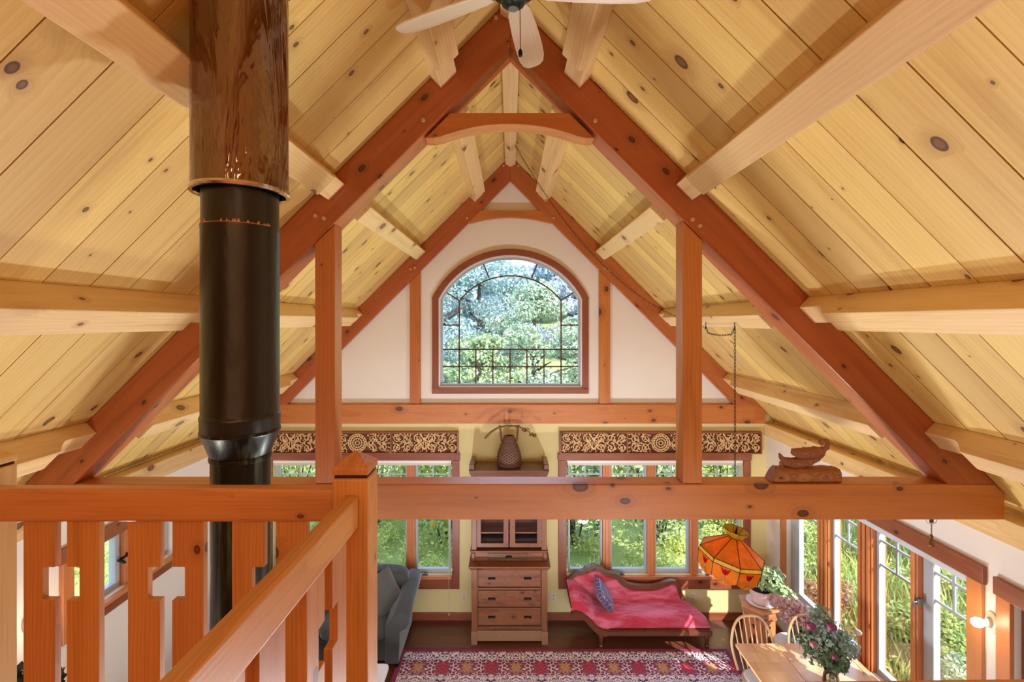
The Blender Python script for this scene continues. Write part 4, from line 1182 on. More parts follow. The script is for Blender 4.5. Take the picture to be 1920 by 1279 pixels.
# front rail that sweeps up into the scroll of the head end
rail = [(.745,.425),(.765,.452),(.80,.462),(.85,.452),(.92,.412),(.98,.36),(1.04,.305),(1.10,.258),(1.17,.232),(1.26,.226),(1.8,.226),(2.40,.226),(2.49,.226)]
rl_ = smoothline(rail, 4)
lowr = []
for i, p in enumerate(rl_):
    a, c = rl_[max(0,i-1)], rl_[min(len(rl_)-1,i+1)]
    d = Vector((c[0]-a[0], c[1]-a[1])).normalized(); th = .030 + .055*min(1, max(0, (p[0]-.80)/.30))
    if p[0] > 1.2: th = .070
    lowr.append((p[0]+d.y*th*.8, p[1]-d.x*th))
MB().prism(rl_ + lowr[::-1], YF-.012, YF+.04).build('front_rail', WALN['X'], ch, bevel=.010, seg=3)
MB().prism([(p[0], p[1]-.012) for p in rl_] + [(p[0], p[1]+.014) for p in lowr][::-1], YF-.020, YF-.010).build('rail_moulding', WALN['X'], ch, bevel=.004)
MB().box(2.40, 2.47, YF+.03, YBk-.02, .155, .236).box(1.12, 2.42, YBk-.06, YBk-.02, .155, .236).build('frame_rails', WALN['Y'], ch, bevel=.006)
for (lx, ly) in ((1.125, YF+.03), (2.44, YF+.03), (1.16, YBk-.05), (2.33, YBk-.05)):
    MB().lathe([(.026,.002),(.030,.012),(.027,.022),(.018,.030),(.021,.045),(.030,.11),(.036,.128),(.030,.140),(.034,.158),(.034,.175)], 16, (lx, ly, 0)).build('leg', WALN['Z'], ch, smooth=50)
# patterned pillow
def pillowmat(name, c1, c2, sc):
    t = NT(name)
    vor = t.n('ShaderNodeTexVoronoi', {'feature': 'DISTANCE_TO_EDGE'}, Vector=t.obj(), Scale=sc, Randomness=.35)
    k = t.ss(vor.outputs['Distance'], .02, .06)
    t.bsdf(Base_Color=t.mix(k, lin(c2), lin(c1)), Roughness=.8, Sheen_Weight=.3)
    return t.m
def pillow(b, w, h, th, M, n=18):
    vs = []
    for s_ in (1, -1):
        for j in range(n+1):
            for i in range(n+1):
                u, v = 2*i/n-1, 2*j/n-1
                k = max(0, (1-abs(u)**3.4))*max(0, (1-abs(v)**3.4))
                pin = 1-.07*(1-(abs(u)*abs(v)))**1.0*(abs(u)**4+abs(v)**4)*.8
                vs.append((w/2*u*pin, h/2*v*pin, s_*th/2*k**.55))
    m = (n+1)*(n+1)
    fs = []
    for o_ in (0, m):
        for j in range(n):
            for i in range(n):
                fs.append((o_+j*(n+1)+i, o_+j*(n+1)+i+1, o_+(j+1)*(n+1)+i+1, o_+(j+1)*(n+1)+i))
    b.add(vs, fs, M)
M = tr(1.20, 6.17, .53) @ rot('Z', -12) @ rot('Y', 58) @ rot('Z', 18)
b = MB(); pillow(b, .36, .34, .13, M)
o = b.build('throw_pillow', pillowmat('navy_lattice_cloth', (84,70,120), (176,164,196), 17), M=M, smooth=True, weld=True)
tag(o, 'small navy and purple lattice pillow leaning on the chaise head rest', 'pillow')

# ================================================================== rug
def rugmat():
    t = NT('oriental_rug')
    p = t.n('ShaderNodeSeparateXYZ', None, Vector=t.obj()).outputs
    x, v = p[0], t.mth('SUBTRACT', 0.0, p[1])                 # v: metres from the back edge
    u = t.mth('PINGPONG', t.mth('ADD', x, 10.0), .285)
    vp = t.mth('PINGPONG', v, 1.45)
    q = t.n('ShaderNodeCombineXYZ', None, X=u, Y=vp, Z=0.0).outputs[0]
    MAR, CRE, NAV, RED, GOL = lin((128,14,68)), lin((240,228,232)), lin((72,40,98)), lin((186,16,52)), lin((206,158,96))
    wob = t.n('ShaderNodeTexNoise', None, Vector=q, Scale=9.0, Detail=2.0)
    qw = t.vadd(q, t.n('ShaderNodeVectorMath', {'operation': 'SCALE'}, i0=wob.outputs['Color'], Scale=.06).outputs[0])
    v1 = t.n('ShaderNodeTexVoronoi', {'feature': 'DISTANCE_TO_EDGE'}, Vector=qw, Scale=20.0, Randomness=.9).outputs['Distance']
    v2 = t.n('ShaderNodeTexVoronoi', {'feature': 'F1'}, Vector=qw, Scale=27.0, Randomness=.8)
    lace = t.mth('MAXIMUM', t.mth('SUBTRACT', 1.0, t.ss(v1, .06, .13)), t.mth('SUBTRACT', 1.0, t.ss(v2.outputs['Distance'], .20, .30)))
    scal = t.mth('MULTIPLY', t.mth('ABSOLUTE', t.mth('SINE', t.mth('MULTIPLY', u, 22.0))), .022)
    per = t.mth('PINGPONG', t.mth('ADD', vp, -.13), .19)      # 0 centre of a cream band, .19 centre of the field band
    per = t.mth('ADD', per, scal)
    band = t.mth('SUBTRACT', 1.0, t.ss(per, .070, .085))
    scr = t.n('ShaderNodeTexWave', {'wave_type': 'RINGS', 'rings_direction': 'Z'}, Vector=qw, Scale=9.0, Distortion=9.0, Detail=1.0, Detail_Scale=3.0).outputs['Fac']
    bandcol = t.mix(t.ss(scr, .22, .36), NAV, CRE)
    bandcol = t.mix(t.mth('SUBTRACT', 1.0, t.ss(v2.outputs['Distance'], .12, .2)), bandcol, MAR)
    fieldcol = t.mix(t.mth('MULTIPLY', lace, .85), MAR, CRE)
    cc = t.n('ShaderNodeSeparateColor', None, Color=v2.outputs['Color']).outputs
    fieldcol = t.mix(t.mth('MULTIPLY', t.mth('GREATER_THAN', cc[0], .7), t.mth('SUBTRACT', 1.0, t.ss(v2.outputs['Distance'], .3, .4))), fieldcol, NAV)
    # palmette at each mirror line, half period alternating red and gold
    def pal(u0, colr):
        du = t.mth('SUBTRACT', u, u0); dv = t.mth('SUBTRACT', per, .17)
        rr = t.mth('SQRT', t.mth('ADD', t.mth('MULTIPLY', du, du), t.mth('MULTIPLY', t.mth('MULTIPLY', dv, dv), 1.4)))
        an = t.mth('ARCTAN2', du, dv)
        lob = t.mth('ADD', .062, t.mth('MULTIPLY', t.mth('COSINE', t.mth('MULTIPLY', an, 7.0)), .020))
        return t.mth('SUBTRACT', 1.0, t.ss(rr, t.mth('SUBTRACT', lob, .008), lob)), t.mth('SUBTRACT', 1.0, t.ss(rr, t.mth('ADD', lob, .030), t.mth('ADD', lob, .045)))
    for u0, c_ in ((0.0, RED), (.285, GOL)):
        k, hal = pal(u0, c_)
        fieldcol = t.mix(t.mth('MULTIPLY', hal, .85), fieldcol, MAR)
        fieldcol = t.mix(t.mth('MULTIPLY', k, t.mth('SUBTRACT', .9, t.mth('MULTIPLY', t.mth('SUBTRACT', 1.0, t.ss(v1, .02, .07)), .8))), fieldcol, c_)
    col = t.mix(band, fieldcol, bandcol)
    # plain border
    ex = t.mth('SUBTRACT', 2.0, t.mth('ABSOLUTE', x)); ev = t.mth('MINIMUM', v, t.mth('SUBTRACT', 2.9, v))
    edge = t.mth('MINIMUM', ex, ev)
    col = t.mix(t.mth('SUBTRACT', 1.0, t.ss(t.mth('ADD', edge, t.mth('MULTIPLY', scal, -.6)), .035, .045)), col, MAR)
    nz = t.noise(t.obj(), 220, 2)
    col = t.mix(.18, col, t.mix(nz, (0,0,0,1), (1,1,1,1)), 'OVERLAY')
    t.bsdf(Base_Color=col, Roughness=.95, Sheen_Weight=.2, Normal=t.bump(nz, .3, .004))
    return t.m
RX, RYb = .66, 5.905
def rug(u, v):
    x = RX - 2.0 + 4.0*u; y = RYb - 2.9*v
    z = .012 + .006*math.exp(-((x-1.62-.1*(y-5.6))/.05)**2)*math.exp(-((y-5.45)/.22)**2) + .002*noise.noise(Vector((x*2, y*2, 0)))
    return (x, y, z)
b = MB(); b.grid(rug, 120, 60); b.grid(lambda u, v: (rug(u, v)[0], rug(u, v)[1], .002), 2, 2)
o = b.build('rug', rugmat(), M=tr(RX, RYb, .002), smooth=True)
tag(o, 'crimson and cream oriental rug spread on the dark floor', 'rug')

# ================================================================== grey sofa
sf = thing('sofa', 'charcoal grey rolled arm sofa under the window', 'sofa', loc=(-2.25, 6.0, 0))
GREY = simple('charcoal_chenille', (66,70,70), .9, var=.18, vs=9, Sheen_Weight=.6, Sheen_Roughness=.45, Sheen_Tint=(.75,.85,.9,1))
def arm(xo, xi, s_):
    """s_=+1: arm at the right end. outline in XZ with a roll on the outside, swept in Y and falling to the front"""
    prof = []
    xr = xo - s_*.10; zr, rr = .545, .105
    prof = [(xi, .06), (xi, .50)] + [(xr + s_*rr*math.cos(a)*1.0, zr + rr*math.sin(a)) for a in [math.radians(165 - 235*i/16) for i in range(17)]] + [(xo-s_*.10, .43), (xo-s_*.115, .06)]
    b = MB(); ys = [5.575, 5.59, 5.9, 6.15, 6.34, 6.36]; vs = []; n = len(prof)
    for k, y in enumerate(ys):
        t = (y-5.575)/(6.36-5.575); ins = .94 if k in (0, 5) else 1.0
        cxm = xo - s_*.13
        for (x, z) in prof:
            zz = z + (.13*t if z > .4 else 0); vs.append((cxm + (x-cxm)*ins, y, .06+(zz-.06)*(.985 if k in (0,5) else 1)))
    fs = [(i*n+j, i*n+(j+1)%n, (i+1)*n+(j+1)%n, (i+1)*n+j) for i in range(len(ys)-1) for j in range(n)] + [tuple(range(n)), tuple(range((len(ys)-1)*n, len(ys)*n))]
    b.add(vs, fs); return b
arm(-1.185, -1.46, 1).build('arm', GREY, sf, smooth=50, bevel=.012)
arm(-3.32, -3.05, -1).build('arm', GREY, sf, smooth=50, bevel=.012)
MB().box(-3.06, -1.44, 5.62, 6.30, .06, .30).build('base', GREY, sf, bevel=.02)
for x in (-2.65, -1.85): MB().ell((x, 5.93, .385), (.415, .36, .085), 28, 14, e=.35).build('seat_cushion', GREY, sf, smooth=True)
MB().box(-3.06, -1.40, 6.26, 6.40, .06, .80).build('back_frame', GREY, sf, bevel=.04, seg=3)
for x in (-2.68, -1.80):
    M = tr(x, 6.19, .655) @ rot('X', 10)
    MB().ell((0,0,0), (.50 if x > -2 else .43, .11, .245), 28, 14, M, e=.42).build('back_cushion', GREY, sf, smooth=True)
for (x, y) in ((-1.33,5.62),(-3.17,5.62),(-1.33,6.33),(-3.17,6.33)): MB().lathe([(.025,.0),(.03,.06)], 12, (x,y,.001)).build('foot', BLACK, sf)
M = tr(-1.60, 5.93, .67) @ rot('Z', 24) @ rot('X', 66) @ rot('Z', 24)
b = MB(); pillow(b, .46, .46, .17, M)
o = b.build('throw_pillow', simple('grey_velvet_pillow', (84,84,84), .85, var=.25, vs=7, Sheen_Weight=.6, bump=.2, bs=14), M=M, smooth=True, weld=True)
tag(o, 'grey velvet throw pillow propped against the sofa arm', 'pillow')
# coffee table
ct = thing('coffee_table', 'white coffee table corner in front of the grey sofa', 'table', loc=(-1.8, 4.72, .014))
def rrect(x0, x1, y0, y1, r, n=6):
    out = []
    for (cx, cy, a0) in ((x1-r,y1-r,0),(x0+r,y1-r,90),(x0+r,y0+r,180),(x1-r,y0+r,270)):
        for i in range(n+1):
            a = math.radians(a0+90*i/n); out.append((cx+r*math.cos(a), cy+r*math.sin(a)))
    return out
MB().prism(rrect(-2.35,-1.265,4.40,5.03,.05), .42, .455, plane='XY').build('top', simple('white_lacquer', (232,236,238), .3), ct, bevel=.006)
for (x, y) in ((-2.27,4.47),(-1.345,4.47),(-2.27,4.95),(-1.345,4.95)): MB().box(x-.03, x+.03, y-.03, y+.03, .016, .42).build('leg', bpy.data.materials['white_lacquer'], ct, bevel=.004)
# dark plant and armchair glimpsed at far left through balusters
gp = thing('dark_plant', 'dark leafy plant at the bottom left behind the balusters', 'plant', loc=(-2.62, 2.45, 0))
MB().lathe([(.12,.001),(.15,.02),(.17,.30),(.18,.31),(.16,.31),(.15,.28),(0,.28)], 20, (-3.0,2.95,0)).build('pot', simple('dark_glazed_pot', (40,40,44), .3), gp, smooth=50)
MB().tube([(-3.0,2.95,.28),(-3.0,2.95,1.2),(-3.02,2.93,1.75)], [.025,.02,.008], 8).build('stem', simple('plant_stem', (70,58,36), .7), gp)
leafcloud('foliage', [(-3.0,2.95,1.68,.20,.20,.24),(-3.02,2.93,1.35,.16,.16,.2)], 420, .055, leafmat('dark_leaf', (24,34,24), (52,60,36)), 9, gp)
# ================================================================== dining corner
dt = thing('dining_table', 'maple drop leaf dining table in the sunlit corner', 'table', loc=(2.84, 4.25, 0))
MB().prism(rrect(2.295, 2.698, 3.60, 4.906, .015), .726, .75, plane='XY').build('drop_leaf', TABLE, dt, bevel=.005)
MB().prism(rrect(2.703, 3.375, 3.60, 4.906, .015), .726, .75, plane='XY').build('table_top', TABLE, dt, bevel=.005)
MB().box(2.76, 3.30, 3.72, 4.79, .60, .725).build('apron', TABLE, dt, bevel=.004)
for (x, y) in ((2.79,3.76),(3.27,3.76),(2.79,4.75),(3.27,4.75)):
    MB().lathe([(.018,.001),(.022,.05),(.030,.30),(.034,.50),(.026,.53),(.036,.56),(.036,.72)], 14, (x,y,0)).build('leg', BEECH['Z'], dt, smooth=50)

# windsor chairs
WC = thing('windsor_chair', 'bow back windsor chair at the table corner nearest the chaise', 'chair', loc=(0,0,0), group='bow back chairs at the dining table')
def wchair(root):
    n = 28
    so = [(.20*math.cos(a)*(1+.06*math.sin(a)), -.20*math.sin(a)) for a in [2*math.pi*i/n for i in range(n)]]
    so = [(math.copysign(abs(x/.2)**.8*.215, x), math.copysign(abs(y/.2)**.85*.205, y)) for x, y in so]
    MB().prism(so, .405, .440, plane='XY').build('seat', BEECH['Y'], root, bevel=.012, seg=3)
    for sx in (-1, 1):
        for sy in (-1, 1):
            p, q = Vector((sx*.135, sy*.13, .412)), Vector((sx*.205, sy*.215, .002))
            MB().tube([p.lerp(q, t) for t in (0,.15,.3,.45,.6,.8,1)], [.012,.017,.020,.021,.017,.014,.010], 10).build('leg', BEECH['Z'], root, smooth=True)
    b = MB()
    for sx in (-1, 1): b.tube([(sx*.178, -.182, .17), (sx*.183, 0, .17), (sx*.178, .182, .17)], [.008,.014,.008], 8)
    b.tube([(-.182,0,.17),(0,0,.17),(.182,0,.17)], [.008,.013,.008], 8)
    b.build('stretcher', BEECH['X'], root, smooth=True)
    bow = []
    for i in range(33):
        a = math.pi*i/32; z = .44 + .475*math.sin(a)**.72
        x = .232*math.cos(a) if abs(math.cos(a)) < .97 else math.copysign(.222, math.cos(a))
        x = .235*math.copysign(abs(math.cos(a))**.75, math.cos(a)) * (1 - .20*max(0, 1-(z-.44)/.22)**1.0)
        bow.append((x, .165 + .30*(z-.44)*.95 + .015, z))
    MB().tube(bow, .0135, 10).build('bow', BEECH['Z'], root, smooth=True)
    for i in range(7):
        x = (i-3)*.050; zt = None
        for p, q in zip(bow, bow[1:]):
            if min(p[0],q[0]) <= x*1.12 <= max(p[0],q[0]): zt = (p[1]+q[1])/2, (p[2]+q[2])/2
        MB().tube([(x*.85, .165, .435), (x, .165+(zt[0]-.165)*.45, .435+(zt[1]-.435)*.45), (x*1.12, zt[0], zt[1])], [.006,.0085,.005], 8).build('spindle', BEECH['Z'], root, smooth=True)
    MB().ell((0,-.01,.455), (.185,.175,.03), 24, 8, e=.6).build('seat_cushion', simple('pale_blue_cushion', (214,224,234), .85), root, smooth=True)
wchair(WC)
M1 = tr(2.545, 4.785, 0) @ rot('Z', 2)
WC.matrix_basis = M1; MAT[WC.name] = M1
c2 = dup(WC, tr(3.135, 4.80, 0) @ rot('Z', -3))
c2['label'] = 'bow back windsor chair half hidden behind the bouquet'

# hexagonal plant stand
HS = thing('plant_stand', 'hexagonal carved wooden plant stand in the corner by the windows', 'stand', loc=(2.95, 5.70, 0), rotz=.25)
Mh = MAT[HS.name]
def hexa(r, off=0): return [(r*math.cos(math.radians(60*i+off)), r*math.sin(math.radians(60*i+off))) for i in range(6)]
MB().prism(hexa(.225), .682, .70, plane='XY', M=Mh).build('top', STAND['X'], HS, bevel=.004)
MB().prism(hexa(.185), .60, .681, plane='XY', M=Mh).build('frieze', STAND['X'], HS, bevel=.004)
MB().prism(hexa(.20), .575, .599, plane='XY', M=Mh).build('moulding', STAND['X'], HS, bevel=.004)
for i in range(6):
    a = math.radians(60*i+30); R_ = .175*math.cos(math.radians(30)); hw = .0865
    M = Mh @ tr(R_*math.cos(a), R_*math.sin(a), 0) @ Matrix.Rotation(a+math.pi/2, 4, 'Z')
    arch = [(-.055,0)] + [(-.055 + .0, .22), (-.062,.28), (-.045,.34), (-.02,.37), (0,.41), (.02,.37), (.045,.34), (.062,.28), (.055,.22)] + [(.055,0)]
    poly = [(-hw,.001),(-.056,.001)] + [(x, z) for x, z in arch[1:-1]] + [(.056,.001),(hw,.001),(hw,.574),(-hw,.574)]
    hole = [(.022*math.cos(t)*(1+.3*math.sin(t)), .49+.028*math.sin(t)) for t in [2*math.pi*k/12 for k in range(12)]]
    MB().prism(poly, -.008, .008, [hole], M=M).build('side_panel', STAND['Z'], HS)
sa = MB().lathe([(.0,.701),(.10,.701),(.155,.716),(.160,.722),(.150,.722),(.10,.710),(0,.709)], 32, (2.97,5.70,0)).build('plant_saucer', simple('white_glaze', (238,236,240), .2), loc=(2.97,5.70,.701), smooth=True)
tag(sa, 'white glazed saucer under the pink plant pot', 'saucer')
pp = thing('potted_geranium', 'pale leafy geranium in a pink pot on the hexagonal stand', 'potted plant', loc=(2.97, 5.70, .711))
MB().lathe([(.085,.711),(.092,.714),(.126,.86),(.134,.872),(.128,.876),(.118,.86),(.116,.84),(0,.838)], 32, (2.97,5.70,0)).build('pot', simple('pink_pot', (222,188,184), .45), pp, smooth=50)
MB().lathe([(.0,.846),(.112,.842)], 20, (2.97,5.70,0)).build('soil', simple('dark_soil', (40,30,24), .95), pp)
b = MB(); r = random.Random(5)
for i in range(14):
    a = r.uniform(0, 6.28); R_ = r.uniform(.06,.22); b.tube([(2.97,5.70,.84),(2.97+.4*R_*math.cos(a),5.70+.4*R_*math.sin(a),.95),(3.0+R_*math.cos(a),5.68+R_*math.sin(a),.98+r.uniform(0,.16))], [.005,.004,.003], 5)
b.build('stems', simple('green_stem', (96,120,60), .6), pp)
leafcloud('foliage', [(3.0,5.66,1.02,.17,.16,.13),(3.10,5.60,.96,.12,.14,.12),(2.95,5.72,1.08,.10,.10,.07),(3.17,5.50,.90,.09,.10,.08),(3.21,5.80,.94,.10,.11,.12)], 560, .030, leafmat('geranium_leaf', (150,186,120), (204,224,188), .3), 21, pp, aspect=.85)

# white cloth stool with dried hydrangeas
st = thing('cloth_stool', 'round white cloth covered stool behind the windsor chairs', 'stool', loc=(3.10, 5.28, 0))
b = MB(); b.lathe([(.20,.002),(.205,.10),(.20,.30),(.19,.44),(.185,.49),(.165,.515),(.10,.522),(0,.523)], 48, (3.10,5.28,0), fr=lambda a, z: 1+.035*math.sin(a*11)*max(0,(.5-z)/.5))
b.build('cover', simple('white_linen', (238,238,240), .9), st, smooth=True)
gv = thing('hydrangea_vase', 'glass vase on the white stool holding dried hydrangeas', 'vase', loc=(3.13, 5.26, .524))
MB().lathe([(.0,.525),(.055,.525),(.058,.53),(.062,.66),(.075,.735),(.078,.74),(.073,.738),(.058,.66),(.054,.535),(0,.534)], 28, (3.13,5.26,0)).build('glass_body', VASEG, gv, smooth=50)
hy = thing('dried_hydrangeas', 'mass of dried dusty pink hydrangea heads by the tall windows', 'flowers', loc=(3.13, 5.26, .536))
b = MB(); r = random.Random(8)
heads = [(3.02,5.42,.88),(3.10,5.30,.92),(3.20,5.20,.88),(3.24,5.05,.84),(3.14,5.14,.86),(3.04,5.24,.83),(3.28,4.95,.83)]
for h in heads: b.tube([(3.13+r.uniform(-.02,.02),5.26+r.uniform(-.02,.02),.545),(3.13+(h[0]-3.13)*.3,5.26+(h[1]-5.26)*.3,.72),h], .004, 5)
b.build('stems', simple('dry_stem', (120,100,72), .8), hy)
DPINK = leafmat('dried_pink_petal', (206,164,164), (240,214,214), .35, .8)
for i, h in enumerate(heads): leafcloud('flower_head', [(h[0],h[1],h[2],.095,.095,.075)], 260, .015, DPINK, 30+i, hy, aspect=.9)

# bouquet on the dining table
vx, vy = 2.86, 4.28
gv2 = thing('bouquet_vase', 'clear glass vase on the dining table holding the bouquet', 'vase', loc=(vx, vy, .751))
MB().lathe([(.0,.7515),(.060,.7515),(.068,.76),(.072,.84),(.060,.90),(.055,.925),(.062,.945),(.057,.944),(.050,.925),(.055,.90),(.066,.84),(.06,.765),(0,.762)], 28, (vx,vy,0)).build('glass_body', VASEG, gv2, smooth=50)
bq = thing('bouquet', 'large loose bouquet of grey green foliage with purple roses', 'flowers', loc=(vx, vy, .764))
b = MB(); r = random.Random(17)
for i in range(26):
    a = r.uniform(0, 6.28); R_ = r.uniform(.05,.24)
    b.tube([(vx+r.uniform(-.02,.02),vy+r.uniform(-.02,.02),.775),(vx+.02*math.cos(a),vy+.02*math.sin(a),.93),(vx-.02+R_*math.cos(a),vy+.05+R_*math.sin(a),1.02+r.uniform(0,.30))], [.003,.003,.002], 5)
for (dx_, dy_, z) in ((.24,.10,1.16),(.27,.04,1.24),(.22,.18,1.02),(.25,-.08,.95)):
    b.tube([(vx,vy,.93),(vx+dx_*.6,vy+dy_*.6,1.06),(vx+dx_,vy+dy_,z)], .0025, 5)
b.build('stems', simple('grey_stem', (92,104,76), .7), bq)
SAGE = leafmat('sage_leaf', (104,128,112), (168,190,172), .25)
DEEP = leafmat('deep_green_leaf', (58,84,56), (110,134,92), .25)
leafcloud('sage_foliage', [(vx-.02,vy+.05,1.20,.20,.17,.17),(vx-.04,vy+.08,1.34,.12,.11,.11),(vx+.10,vy,1.15,.14,.13,.13)], 1100, .020, SAGE, 41, bq, shell=(.2,1), aspect=.6)
leafcloud('dark_foliage', [(vx-.02,vy+.02,1.08,.22,.18,.13),(vx-.14,vy+.06,1.14,.12,.10,.10),(vx+.02,vy,1.0,.12,.12,.08)], 520, .026, DEEP, 42, bq, shell=(.3,1), aspect=.6)
ROSE = leafmat('plum_petal', (120,40,84), (160,72,112), .2)
ROSEP = leafmat('mauve_petal', (166,98,134), (196,136,164), .25)
def rose(c, R_, mat, seed):
    b = MB(); r = random.Random(seed)
    for k in range(16):
        a = k*2.4; el = .25 + 1.15*k/16; d = Vector((math.cos(a)*math.cos(el), math.sin(a)*math.cos(el), math.sin(el)*.8))
        M = tr(*(Vector(c) + d*R_*(.72-.25*k/16))) @ d.to_track_quat('Z', 'Y').to_matrix().to_4x4() @ rot('X', 24)
        b.ell((0,0,0), (R_*.62, R_*.50, R_*.16), 8, 6, M)
    return b.build('rose', mat, bq, smooth=True)
for i, (px, py, Y, R_, m_) in enumerate(((1519,1176,4.25,.047,ROSE),(1531,1163,4.4,.044,ROSEP),(1558,1178,4.2,.050,ROSE),(1525,1210,4.08,.036,ROSEP),(1565,1234,4.1,.030,ROSE))):
    rose(W(px, py, Y), R_, m_, i)
PALE = simple('pale_seed_head', (196,190,186), .9)
b = MB()
for i, (dx_, dy_, z, q) in enumerate(((.24,.10,1.16,.026),(.27,.04,1.24,.030),(.22,.18,1.02,.024),(.25,-.08,.95,.024))):
    b = MB(); b.ell((vx+dx_,vy+dy_,z), (q,q,q*.8), 10, 8); b.build('seed_head', PALE, bq, smooth=True)

# ================================================================== outdoors
def gz_(x, y):
    s_ = 0.0
    if y > 7: s_ += .10*(min(y, 16)-7) + (.09*(y-16) if y > 16 else 0)
    if x > 4.2: s_ += .40*(min(x, 14)-4.2) + (.2*(x-14) if x > 14 else 0)
    if x < -6: s_ += .12*(-6-x)
    return s_ - .12 + .10*noise.noise(Vector((x*.35, y*.35, 0)))
def ground(u, v):
    x = -70 + 140*u; y = -30 + 160*v
    # finer near the house
    x = 70*math.copysign(abs(2*u-1)**1.8, 2*u-1); y = 4 + (125*((v-.2)/.8)**1.9 if v > .2 else -40*((.2-v)/.2)**1.5)
    z = gz_(x, y)
    if -3.7 < x < 3.7 and -2.7 < y < 6.7: z = -.16
    return (x, y, z)
def meadow():
    t = NT('meadow_ground'); v = t.obj()
    c = t.mix(t.noise(v, .8, 4), lin((118,138,74)), lin((176,184,112)))
    t.bsdf(Base_Color=c, Roughness=1.0)
    return t.m
b = MB(); b.grid(ground, 150, 150); o = b.build('hillside_ground', meadow(), loc=(0,20,-.2), smooth=True); structure(o)
tag(o, 'grassy hillside outside the windows', 'ground')
# grass as one mass
def grass(name, n, region, h, mat, seed, wdt=.012, tip=0.0):
    g = np.random.default_rng(seed); pts = []
    r = random.Random(seed)
    V = []
    while len(V) < 4*n:
        x, y = region(r)
        z = gz_(x, y); hh = h*r.uniform(.5, 1.2); a = r.uniform(0, 6.28); w = wdt*r.uniform(.6, 1.6); bx_, by_ = r.gauss(0, .22)*hh, r.gauss(0, .22)*hh
        ca, sa = math.cos(a)*w, math.sin(a)*w
        V += [(x-ca,y-sa,z-.03),(x+ca,y+sa,z-.03),(x+bx_*.5+ca*.8,y+by_*.5+sa*.8,z+hh*.6),(x+bx_,y+by_,z+hh)]
    return quadmesh(name, np.array(V), mat)
def reg_right(r): return (4.0 + 5.5*r.random()**1.5, r.uniform(3.6, 12.5))
o = grass('meadow_grass', 30000, reg_right, .34, leafmat('meadow_blade', (150,170,84), (220,220,140), .4), 51, .010); tag(o, 'tall pale meadow grass outside the side windows', 'grass', kind='stuff')
r = random.Random(52); wl = []
for i in range(900):
    x, y = r.uniform(-8, 8), 7.25 + 6*r.random()**1.3
    wl.append((x, y, gz_(x, y)+.16, .22, .22, .22))
for i in range(500):
    x, y = 4.3 + 5*r.random(), r.uniform(3.6, 12)
    wl.append((x, y, gz_(x, y)+.12, .2, .2, .2))
o = leafcloud('meadow_weeds', wl, 100000, .034, leafmat('weed_leaf', (172,190,100), (232,230,152), .4), 52, shell=(.2,1), aspect=.4); tag(o, 'leafy yellow green weeds covering the slope outside', 'weeds', kind='stuff')
GOLDF = leafmat('goldenrod_bloom', (226,176,26), (248,206,60), .3)
g = np.random.default_rng(3); r = random.Random(33); bl = []
for i in range(230):
    if r.random() < .75: x, y = r.uniform(5.6, 9.8), r.uniform(5.2, 14)
    else: x, y = r.uniform(-6, 7), r.uniform(8.6, 12.5)
    bl.append((x, y, gz_(x, y)+r.uniform(.38,.62), .12, .12, .10))
o = leafcloud('goldenrod', bl, 9000, .026, GOLDF, 54); tag(o, 'yellow goldenrod blooming across the meadow', 'flowers', kind='stuff')
# shrubs behind the windows
def shrub(x, y, w, h, lab, c1, c2, n, size, seed, name='shrub'):
    z = gz_(x, y); r = random.Random(seed)
    t = thing(name, lab, 'shrub', loc=(x, y, z))
    bl = [(x, y, z+h*.45, w*.45, w*.40, h*.45)]
    for k in range(9):
        a = r.uniform(0, 6.28); bl.append((x+w*.35*math.cos(a), y+w*.3*math.sin(a), z+h*r.uniform(.25,.85), w*.22, w*.2, h*.18))
    b = MB()
    for k in range(7):
        a = r.uniform(0, 6.28); b.tube([(x+.04*math.cos(a), y+.04*math.sin(a), z-.05), (x+w*.18*math.cos(a), y+w*.15*math.sin(a), z+h*.4), (x+w*.33*math.cos(a), y+w*.28*math.sin(a), z+h*.8)], [.02,.014,.006], 5)
    b.build('stems', simple('shrub_bark', (90,74,56), .9) if 'shrub_bark' not in bpy.data.materials else bpy.data.materials['shrub_bark'], t)
    m = NTm.get((c1,c2)) or leafmat('shrub_leaf_%d' % len(NTm), c1, c2, .3); NTm[(c1,c2)] = m
    leafcloud('foliage', bl, n, size, m, seed, t, shell=(.5,1), aspect=.55)
NTm = {}
DK, LT, YG = ((96,124,78),(200,214,168)), ((140,158,84),(214,214,140)), ((120,150,70),(190,200,110))
shrub(1.15, 8.6, 1.5, 2.5, 'dark green shrub outside the chaise window, nearest the tall chest', *DK, 3000, .05, 61)
shrub(2.6, 8.5, 1.7, 2.6, 'dense green shrub outside behind the middle of the chaise', *DK, 3400, .05, 62)
shrub(4.1, 9.2, 1.5, 2.0, 'lower olive shrub outside behind the stained glass lamp', *YG, 2400, .05, 63)
shrub(-1.2, 8.7, 1.7, 2.3, 'leafy shrub outside the sofa window, nearest the tall chest', *YG, 3000, .05, 64)
shrub(-2.6, 9.3, 2.0, 2.1, 'pale meadow shrub outside behind the sofa back', *LT, 3000, .045, 65)
shrub(-4.4, 9.8, 2.0, 2.4, 'yellow green shrub outside behind the stovepipe', *LT, 2400, .05, 66)
shrub(.2, 11.2, 2.6, 2.2, 'broad pale shrub on the slope behind the tall chest', *LT, 2800, .055, 67)
shrub(4.75, 5.55, .8, .75, 'fern like shrub close outside the tall windows', *YG, 3600, .026, 68)
shrub(4.6, 4.62, .7, .7, 'dark low shrub outside the side window nearest the door', *DK, 3600, .026, 69)
shrub(6.3, 6.9, 1.3, 1.2, 'bright green bush up the slope outside the tall windows', *YG, 3600, .032, 70)
